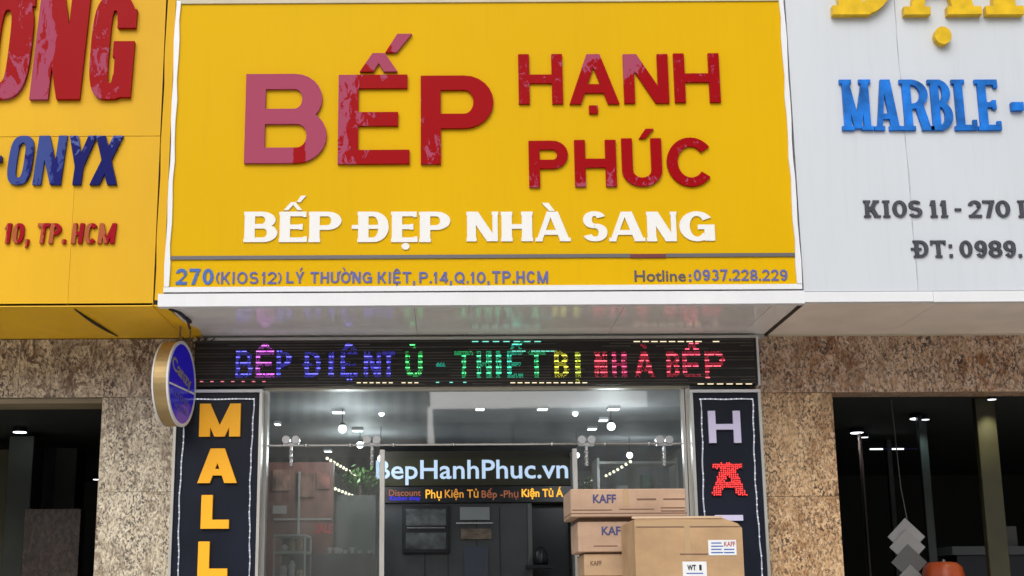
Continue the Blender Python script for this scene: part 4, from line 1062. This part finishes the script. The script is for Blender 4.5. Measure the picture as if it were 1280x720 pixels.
for q in range(4):
    z = cZ1 - .13 - q * .17 + .015
    for j in range(3):
        x = cX0 + .03 + j * (cX1 - cX0 - .06) / 3; h_ = random.uniform(.04, .11); c_ = random.choice(GC)
        b = MB(); r_ = .02; b.tube([(x + .03, 1.05, z), (x + .03, 1.05, z + h_ * .7), (x + .03, 1.05, z + h_)], [r_, r_ * 1.2, r_ * .5], 10)
        tag(b.build('jar', mat('goods_%d' % GC.index(c_), c_, .4), None, loc=(x + .03, 1.05, z)), 'small %s jar on the %s shelf of the white framed cabinet' % (['left', 'middle', 'right'][j], rows[q]), 'jar', 'jars in the display cabinet')
# framed product posters on the shop's rear wall left of the display wall
for j, (px, py, w_, h_, c_) in enumerate(((352, 600, 22, 26, (.30, .16, .12)), (382, 606, 20, 30, (.20, .11, .08)), (404, 600, 16, 22, (.26, .10, .08)))):
    X0, Z1 = at(px - w_ / 2, py - h_ / 2, Yd - .03); X1, Z0 = at(px + w_ / 2, py + h_ / 2, Yd - .03)
    o = bx('poster_board', X0, X1, Yd - .02, Yd - .001, Z0, Z1, mat('poster_%d' % j, c_, .3, var=.7, scale=(14, 14, 10))); tag(o, ['leftmost', 'middle', 'rightmost'][j] + ' dull brown poster board on the red display panel', 'poster', 'poster boards on the red display')
# ================================================================== CARTONS
def cardboard(name, col):
    m = mat(name, col, .75, var=.13, scale=(5, 5, 9), bump=.25, bscale=45, spec=.2, dirt=.25, dirtcol=tuple(x * .6 for x in col)); return m
m_cb1 = cardboard('carton_pink', (.45, .31, .22)); m_cb2 = cardboard('carton_tan', (.46, .32, .20)); m_cb3 = cardboard('carton_big', (.45, .295, .165))
m_tape = mat('packing_tape', (.46, .32, .18), .25, spec=.7); m_ink = mat('ink_navy', (.05, .05, .16), .6); m_inkb = mat('ink_brown', (.16, .09, .06), .7)
def carton(label, x0, y0, x1, y1, Y, dep, m, z0=None, grp='cartons piled in front of the shop', inset=None):
    X0, Z1 = at(x0, (y0), Y); X1 = ax(x1, y0, Y); Z0 = az_((x0 + x1) / 2, y1, Y) if z0 is None else z0
    Z1 = az_((x0 + x1) / 2, y0, Y)
    t_ = thing('carton', label, 'cardboard box', ((X0 + X1) / 2, Y + dep / 2, Z0), grp)
    bx('box_body', X0, X1, Y, Y + dep, Z0, Z1, m, t_, c=.005)
    b = MB(); b.box((X0 + X1) / 2 - .03, (X0 + X1) / 2 + .03, Y - .0012, Y + .0, Z1 - .001, Z1 + .0015)
    return t_, X0, X1, Z0, Z1
YC = -1.10
m_flap = mat('carton_edge', (.60, .44, .30), .8, var=.1)
c1_, X0, X1, Z0, Z1 = carton('long flat carton printed KAFF on top of the pile', 713, 611, 857, 646, YC, .5, m_cb1)
text('print', 'KAFF', (741, 618, 770, 629), YC, m_ink, c1_, bold=.03)
for (a0, b0, a1, b1) in ((796, 623, 820, 625), (829, 623, 856, 624.5), (715, 637, 765, 638), (774, 636, 818, 637), (826, 634, 856, 635.2), (826, 638, 856, 639.2)):
    pxbox('print_line', a0, b0, a1, b1, YC - .0015, .001, m_inkb, c1_)
bx('lid_seam', X0 - .002, X1 + .002, YC - .002, YC + .5, Z0 + .018, Z0 + .022, m_inkb, c1_)
pxbox('tape', 778, 611.5, 786, 633, YC - .0014, .0009, m_tape, c1_)
zb1 = Z0
X0b, Zt = at(722, 653, YC + .03)
c2_, X0, X1, Z0, Z1 = carton('carton printed KAFF under the long flat one', 722, 652, 860, 690, YC + .03, .45, m_cb1)
text('print', 'KAFF', (752, 658, 782, 669), YC + .03, m_ink, c2_, bold=.03)
pxbox('print_line', 742, 682, 772, 683, YC + .0285, .001, m_inkb, c2_)
# the top carton rests on packing strips: shut the gap
sp_ = bx('packing_board', X0 + .01, X1 - .02, YC + .05, YC + .44, Z1 + .0005, zb1 - .0005, m_inkb); tag(sp_, 'thin dark packing board between the two upper KAFF cartons', 'board')
zb2 = Z0
c3_, X0, X1, Z0, Z1 = carton('smaller carton at the bottom left of the pile with faint dark print', 730, 692, 862, 720, YC + .05, .42, m_cb2)
Zd = zb2 - Z1
text('print', 'KAFF', (738, 701, 752, 707), YC + .05, m_inkb, c3_, bold=.03)
sp2 = bx('packing_board', X0 + .01, X1 - .02, YC + .07, YC + .44, Z1 + .0005, zb2 - .0005, m_inkb); tag(sp2, 'thin dark packing board under the second KAFF carton', 'board')
zz_ = Z0
for i in range(4):
    h_ = (zz_ - .13) / (4 - i)
    t_ = thing('carton', ['highest', 'second highest', 'second lowest', 'lowest'][i] + ' plain carton under the KAFF cartons', 'cardboard box', ((X0 + X1) / 2, YC + .25, zz_ - h_), 'lower cartons of the pile')
    bx('box_body', X0 - .02, X1 + .01, YC + .03, YC + .5, zz_ - h_, zz_ - .001, m_cb2, t_, c=.005); zz_ -= h_
# big carton
YB = -1.75
bX0 = ax(794, 690, YB); bX1 = ax(929, 690, YB); bZ1 = az_(850, 648, YB); bZ0 = bZ1 - .75
cB = thing('carton', 'largest brown carton with two white stickers in front of the pile', 'cardboard box', ((bX0 + bX1) / 2, YB + .3, bZ0), 'cartons piled in front of the shop')
# body with turned left side and crushed top right corner
dy = .55; sxl = ax(783, 690, YB + dy) if ax(783, 690, YB + dy) < bX0 else bX0
ch = .075; c_z = .05
prof = [(bX0, bZ0), (bX1, bZ0), (bX1, bZ1 - c_z), (bX1 - .02, bZ1 - c_z * .55), (bX1 - ch * 1.2, bZ1), (bX0 + .02, bZ1 + .004), (bX0, bZ1 - .006)]
n7 = len(prof)
V = [(x, YB + .002 * math.sin(i * 2), z) for i, (x, z) in enumerate(prof)] + [(x - (bX0 - sxl) , YB + dy, z) for x, z in prof]
Fa = [tuple(range(n7))] + [tuple(range(n7, 2 * n7))[::-1]] + [(i, i + n7, (i + 1) % n7 + n7, (i + 1) % n7) for i in range(n7)]
obj('box_body', V, Fa, m_cb3, cB)
pxbox('tape', 794, 652, 906, 657.5, YB - .0016, .001, m_tape, cB)
pxbox('tape', 855, 657.8, 864, 700, YB - .0014, .0009, m_tape, cB)
pxbox('flap_seam', 795, 658.2, 926, 659, YB - .0012, .0009, m_inkb, cB)
pxbox('flap_edge', 790, 645.5, 903, 647.6, YB - .004, .02, m_flap, cB)
pxbox('tape', 850, 692, 921, 693.2, YB - .0018, .001, m_inkb, cB)
m_stk = mat('sticker_white', (.74, .76, .78), .5)
stk1 = pxbox('sticker', 885, 675, 921, 694, YB - .003, .0015, m_stk, cB)
text('sticker_print', 'KAFF', (905, 677, 919, 683), YB - .0031, mat('ink_red', (.35, .05, .08), .5), stk1, bold=.02, d=.001)
for q in range(4): pxbox('sticker_print', 889, 678 + q * 4, 902 + 2 * (q % 2), 679.4 + q * 4, YB - .004, .0009, m_blue, stk1)
for q in range(2): pxbox('sticker_print', 905, 686 + q * 4, 918, 687.4 + q * 4, YB - .004, .0009, m_blue, stk1)
stk2 = pxbox('sticker', 853, 702, 884, 722, YB - .003, .0015, m_stk, cB)
text('sticker_print', 'WT', (859, 706, 870, 713), YB - .0031, m_black, stk2, bold=.04, d=.001); text('sticker_print', '1', (874, 706, 877, 713), YB - .0031, m_black, stk2, bold=.04, d=.001)
pxbox('sticker_print', 858, 716, 879, 717.3, YB - .004, .0009, m_blue, stk2)
h2 = bZ0 - .13
t_ = thing('carton', 'bottom brown carton of the front stack', 'cardboard box', ((bX0 + bX1) / 2, YB + .3, .13), 'lower cartons of the pile')
bx('box_body', bX0 - .02, bX1 + .02, YB - .01, YB + .56, .13, .13 + h2 * .5 - .001, m_cb3, t_, c=.005)
t_ = thing('carton', 'middle brown carton directly under the largest one', 'cardboard box', ((bX0 + bX1) / 2, YB + .3, .13 + h2 * .5), 'lower cartons of the pile')
bx('box_body', bX0 - .01, bX1 + .01, YB, YB + .55, .13 + h2 * .5, bZ0 - .001, m_cb3, t_, c=.005)

# ================================================================== NEIGHBOUR INTERIORS
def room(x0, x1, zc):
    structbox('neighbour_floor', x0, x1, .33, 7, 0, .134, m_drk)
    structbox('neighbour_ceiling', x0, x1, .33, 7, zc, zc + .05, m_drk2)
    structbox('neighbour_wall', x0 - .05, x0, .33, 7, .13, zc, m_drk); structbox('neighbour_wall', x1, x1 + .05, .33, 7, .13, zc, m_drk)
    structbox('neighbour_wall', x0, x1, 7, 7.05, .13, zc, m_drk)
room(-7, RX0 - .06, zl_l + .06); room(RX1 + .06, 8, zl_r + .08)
# left: columns, slab crate, downlights
def slab(nm, label, x0, y0, x1, Y, dep, m, cat='stone slab', grp=None):
    o = pxbox(nm, x0, y0, x1, 720, Y, dep, m, None, z0=.134, c=.004); tag(o, label, cat, grp); return o
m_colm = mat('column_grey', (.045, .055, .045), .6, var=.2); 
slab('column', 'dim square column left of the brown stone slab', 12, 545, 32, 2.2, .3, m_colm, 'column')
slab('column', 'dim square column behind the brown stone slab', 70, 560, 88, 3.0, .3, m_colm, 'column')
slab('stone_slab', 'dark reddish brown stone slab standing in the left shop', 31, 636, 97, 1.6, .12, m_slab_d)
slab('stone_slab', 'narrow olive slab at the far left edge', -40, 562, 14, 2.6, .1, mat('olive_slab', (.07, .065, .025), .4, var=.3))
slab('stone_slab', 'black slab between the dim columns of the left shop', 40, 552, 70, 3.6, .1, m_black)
def ceil_spot(px, py, zc, label, r_=.05, e=0., tilt=None):
    p = on_ceiling(px, py, zc - .02)
    b = MB(); b.tube([(p.x, p.y, zc - .002), (p.x, p.y, zc - .04)], [r_, r_ * 1.1], 12); b.tube([(p.x, p.y, zc - .0401), (p.x, p.y, zc - .044)], r_ * .95, 12, 1)
    t_ = tag(b.build('spot_lamp', [m_black, m_lamp], None, loc=(p.x, p.y, zc - .02)), label, 'spot lamp', 'spot lamps in the stone shops')
    if e:
        ld = bpy.data.lights.new('spot_light', 'SPOT'); ld.energy = e; ld.spot_size = math.radians(65); ld.spot_blend = .8; ld.shadow_soft_size = .04
        lo = bpy.data.objects.new('spot_light', ld); C.objects.link(lo); lo.parent = t_; lo.location = (0, 0, -.04)
        if tilt: lo.rotation_euler = (math.radians(tilt), 0, 0)
    return p
zcl = zl_l + .06; zcr = zl_r + .08
ceil_spot(25, 537, zcl, 'bright spot lamp in the left stone shop', .055)
ceil_spot(95, 575, zcl, 'faint far spot lamp in the left stone shop', .045)
ceil_spot(120, 597, zcl, 'farthest spot lamp at the right edge of the left opening', .03)
ceil_spot(1071, 538, zcr, 'left spot lamp of the right stone shop', .055, 14)
p2 = ceil_spot(1146, 520, zcr, 'middle spot lamp of the right stone shop', .055, 14)
# slabs on the right, lit from just above
def spot_on(px, py, Y, m, label, x0, x1, ytop, col, e):
    slab('stone_slab', label, x0, ytop, x1, Y, .06, m, grp=None)
    X_, Z_ = at(px, py, Y - .10)
    ld = bpy.data.lights.new('slab_light', 'SPOT'); ld.energy = e; ld.spot_size = math.radians(75); ld.spot_blend = 1.; ld.color = col; ld.shadow_soft_size = .03
    b = MB(); b.tube([(X_, Y - .10, Z_ + .045), (X_, Y - .10, Z_ + .01)], [.02, .032], 12); b.tube([(X_, Y - .10, Z_ + .0099), (X_, Y - .10, Z_ + .006)], .028, 12, 1)
    o = tag(b.build('spot_lamp', [m_black, m_lamp2], None, loc=(X_, Y - .10, Z_)), 'spot lamp shining down the ' + label.split(' in ')[0].split(' at ')[0], 'spot lamp', 'spot lamps in the stone shops')
    lo = bpy.data.objects.new('slab_light', ld); C.objects.link(lo); lo.parent = o; lo.location = (0, -.0, -.01); lo.rotation_euler = (math.radians(12), 0, 0)
spot_on(1157, 526, 1.55, mat('slab_grey', (.025, .032, .03), .4, var=.3, scale=(9, 9, 3)), 'pale grey slab in the right stone shop', 1147, 1174, 519, (.8, 1, .95), 5)
spot_on(1240, 501, .5, mat('slab_olive', (.022, .020, .005), .6, var=.3, scale=(6, 6, 6)), 'olive yellow slab at the right', 1218, 1264, 496, (1, .95, .6), 16)
spot_on(1081, 548, 2.5, mat('slab_rose', (.05, .04, .035), .4, var=.3, scale=(9, 9, 3)), 'narrow rose slab in the right stone shop', 1076, 1088, 541, (1, .85, .8), 1.2)
slab('stone_slab', 'dark green grey slab between two lit slabs', 1107, 541, 1127, 3.4, .06, mat('slab_dkgreen', (.04, .05, .045), .4, var=.3))
tubeb = MB()
Xa, Za = at(1087, 561, 3.0); Xb, Zb2 = at(1153, 564, 3.0); 
tubeb.tube([(Xa, 3.0, Za), (Xb, 3.0, Za)], .006, 6, 0)
tubeb.tube([(Xa, 2.99, Za - .004), (Xa + .11, 2.99, Za - .004)], .007, 6, 1); tubeb.tube([(Xa + .19, 2.99, Za - .004), (Xa + .29, 2.99, Za - .004)], .007, 6, 1)
tag(tubeb.build('tube_lamp', [mat('tube_blue', (.05, .05, .2), .4), m_lamp2], None, loc=(Xa, 3.0, Za)), 'thin horizontal tube lamp between the slabs of the right shop', 'tube lamp')
# hanging chain of square tiles
Yh = .9
hx0, hz0 = at(1126, 610, Yh)
hc = thing('hanging_tiles', 'grey square sample tiles hung corner up on a cord in the right shop', 'hanging decoration', (hx0, Yh, hz0))
b = MB(); ex, ez = at(1134, 650, Yh); b.tube([(hx0 - .02, Yh, zcr), (hx0, Yh, hz0), (ex, Yh, ez)], .0035, 6); b.build('cord', mat('cord_grey', (.12, .12, .115), .7), hc)
for i, (px, py, r_, sh_) in enumerate(((1133, 671, 23, .34), (1134, 684, 22, .30), (1136, 703, 22, .12), (1138, 722, 16, .22))):
    X_, Z_ = at(px, py, Yh - .015 * i); k_ = (Yh - CAM.y) / F * r_
    V = [(X_ - k_, Z_), (X_, Z_ - k_), (X_ + k_, Z_), (X_, Z_ + k_)]
    V3 = [(x, Yh - .02 * i, z) for x, z in V] + [(x, Yh - .02 * i + .008, z) for x, z in V]
    obj('tile', V3, [(0, 1, 2, 3), (7, 6, 5, 4)] + [(j, j + 4, (j + 1) % 4 + 4, (j + 1) % 4) for j in range(4)], mat('tile_%02d' % int(sh_ * 100), (sh_, sh_, sh_ * 1.04), .3), hc)
# orange ornament
ox, oz = at(1180, 722, .7); b = MB(); NB = 28
prof2 = [(.0, .085), (.05, .105), (.09, .10), (.125, .07), (.14, .0), (.13, -.07), (.09, -.12), (.04, -.13), (0, -.13)]
V = []; Fa = []
for r_, z_ in prof2:
    for j in range(NB):
        a_ = 2 * PI * j / NB; q = 1 + .05 * math.cos(a_ * 7); V.append((ox + r_ * q * math.cos(a_), .7 + r_ * q * math.sin(a_), oz + z_))
for i in range(len(prof2) - 1):
    for j in range(NB): k2 = (j + 1) % NB; Fa.append((i * NB + j, (i + 1) * NB + j, (i + 1) * NB + k2, i * NB + k2))
og = thing('orange_ornament', 'round ribbed orange ornament below the hanging grey tiles', 'ornament', (ox, .7, oz - .13))
obj('round_body', V, Fa, mat('orange_body', (.30, .045, .008), .5, var=.2), og, smooth=True)
b = MB(); b.tube([(ox, .7, oz + .07), (ox + .01, .7, oz + .12)], [.02, .014], 8); b.build('stalk', m_black, og)
st_ = bx('ornament_stand', ox - .2, ox + .2, .5, .9, .134, oz - .131, m_drk); tag(st_, 'dark plinth carrying the round orange ornament', 'plinth')
cnt = thing('counter', 'dim grey counter ledge at the right end of the right shop', 'counter', (ax(1240, 690, 1.6), 1.6, .134))
pxbox('counter_top', 1190, 683, 1300, 693, 1.6, .4, mat('counter_grey', (.05, .055, .06), .5), cnt)
pxbox('counter_base', 1196, 694, 1300, 720, 1.63, .3, m_black, cnt, z0=.134)
cp = pxbox('paper_card', 1254, 651, 1272, 677, 1.75, .01, mat('card_grey', (.07, .07, .07), .6)); tag(cp, 'small grey card standing on the counter ledge', 'card')
cp.location.z += az_(1240, 683, 1.6) - az_(1260, 677, 1.75)

# ================================================================== ACROSS THE STREET (mirrored in the glass)
m_bA = mat('far_grey', (.30, .31, .32), .8, var=.1); m_bB = mat('far_blue', (.10, .14, .19), .7, var=.1); m_bC = mat('far_tan', (.34, .31, .25), .8, var=.1)
m_win = mat('far_window', (.05, .06, .07), .2)
def far_building(label, x0, x1, h, Y, m, cols, rows):
    t_ = thing('street_building', label, 'building', ((x0 + x1) / 2, Y, .13))
    bx('wall', x0, x1, Y - 10, Y, .1, h, m, t_)
    bx('parapet', x0 - .1, x1 + .1, Y - 10.1, Y + .15, h, h + .4, m_bA, t_)
    for i in range(cols):
        for j in range(rows):
            cw = (x1 - x0) / cols; rw = (h - 4) / rows if rows else 1
            bx('window', x0 + cw * (i + .25), x0 + cw * (i + .75), Y + .001, Y + .03, 4 + rw * (j + .2), 4 + rw * (j + .75), m_win, t_)
YF = -31.0
def mx_(px): return ax(px, 530, -YF)
def mz_(py): return az_(600, py, -YF)
far_building('tan shuttered building across the street, mirrored in the glass', mx_(334), mx_(528), mz_(491) + 1, YF, m_bC, 12, 2)
far_building('tall pale grey building across the street, mirrored in the glass', mx_(528) + .3, mx_(790), mz_(497), YF - 14, mat('far_pale', (.55, .57, .58), .8, var=.06), 1, 0)
far_building('low blue grey building across the street, mirrored in the glass', mx_(545), mx_(640), mz_(526), YF - .4, m_bB, 4, 1)
far_building('blue grey hall across the street, mirrored in the glass', mx_(640) + .1, mx_(860), mz_(524), YF - .6, m_bB, 8, 1)
far_building('long grey building far left across the street', -40, mx_(334) - .2, 9, YF, m_bA, 10, 2)
far_building('long grey building far right across the street', mx_(860) + .3, 45, 10, YF, m_bA, 10, 2)
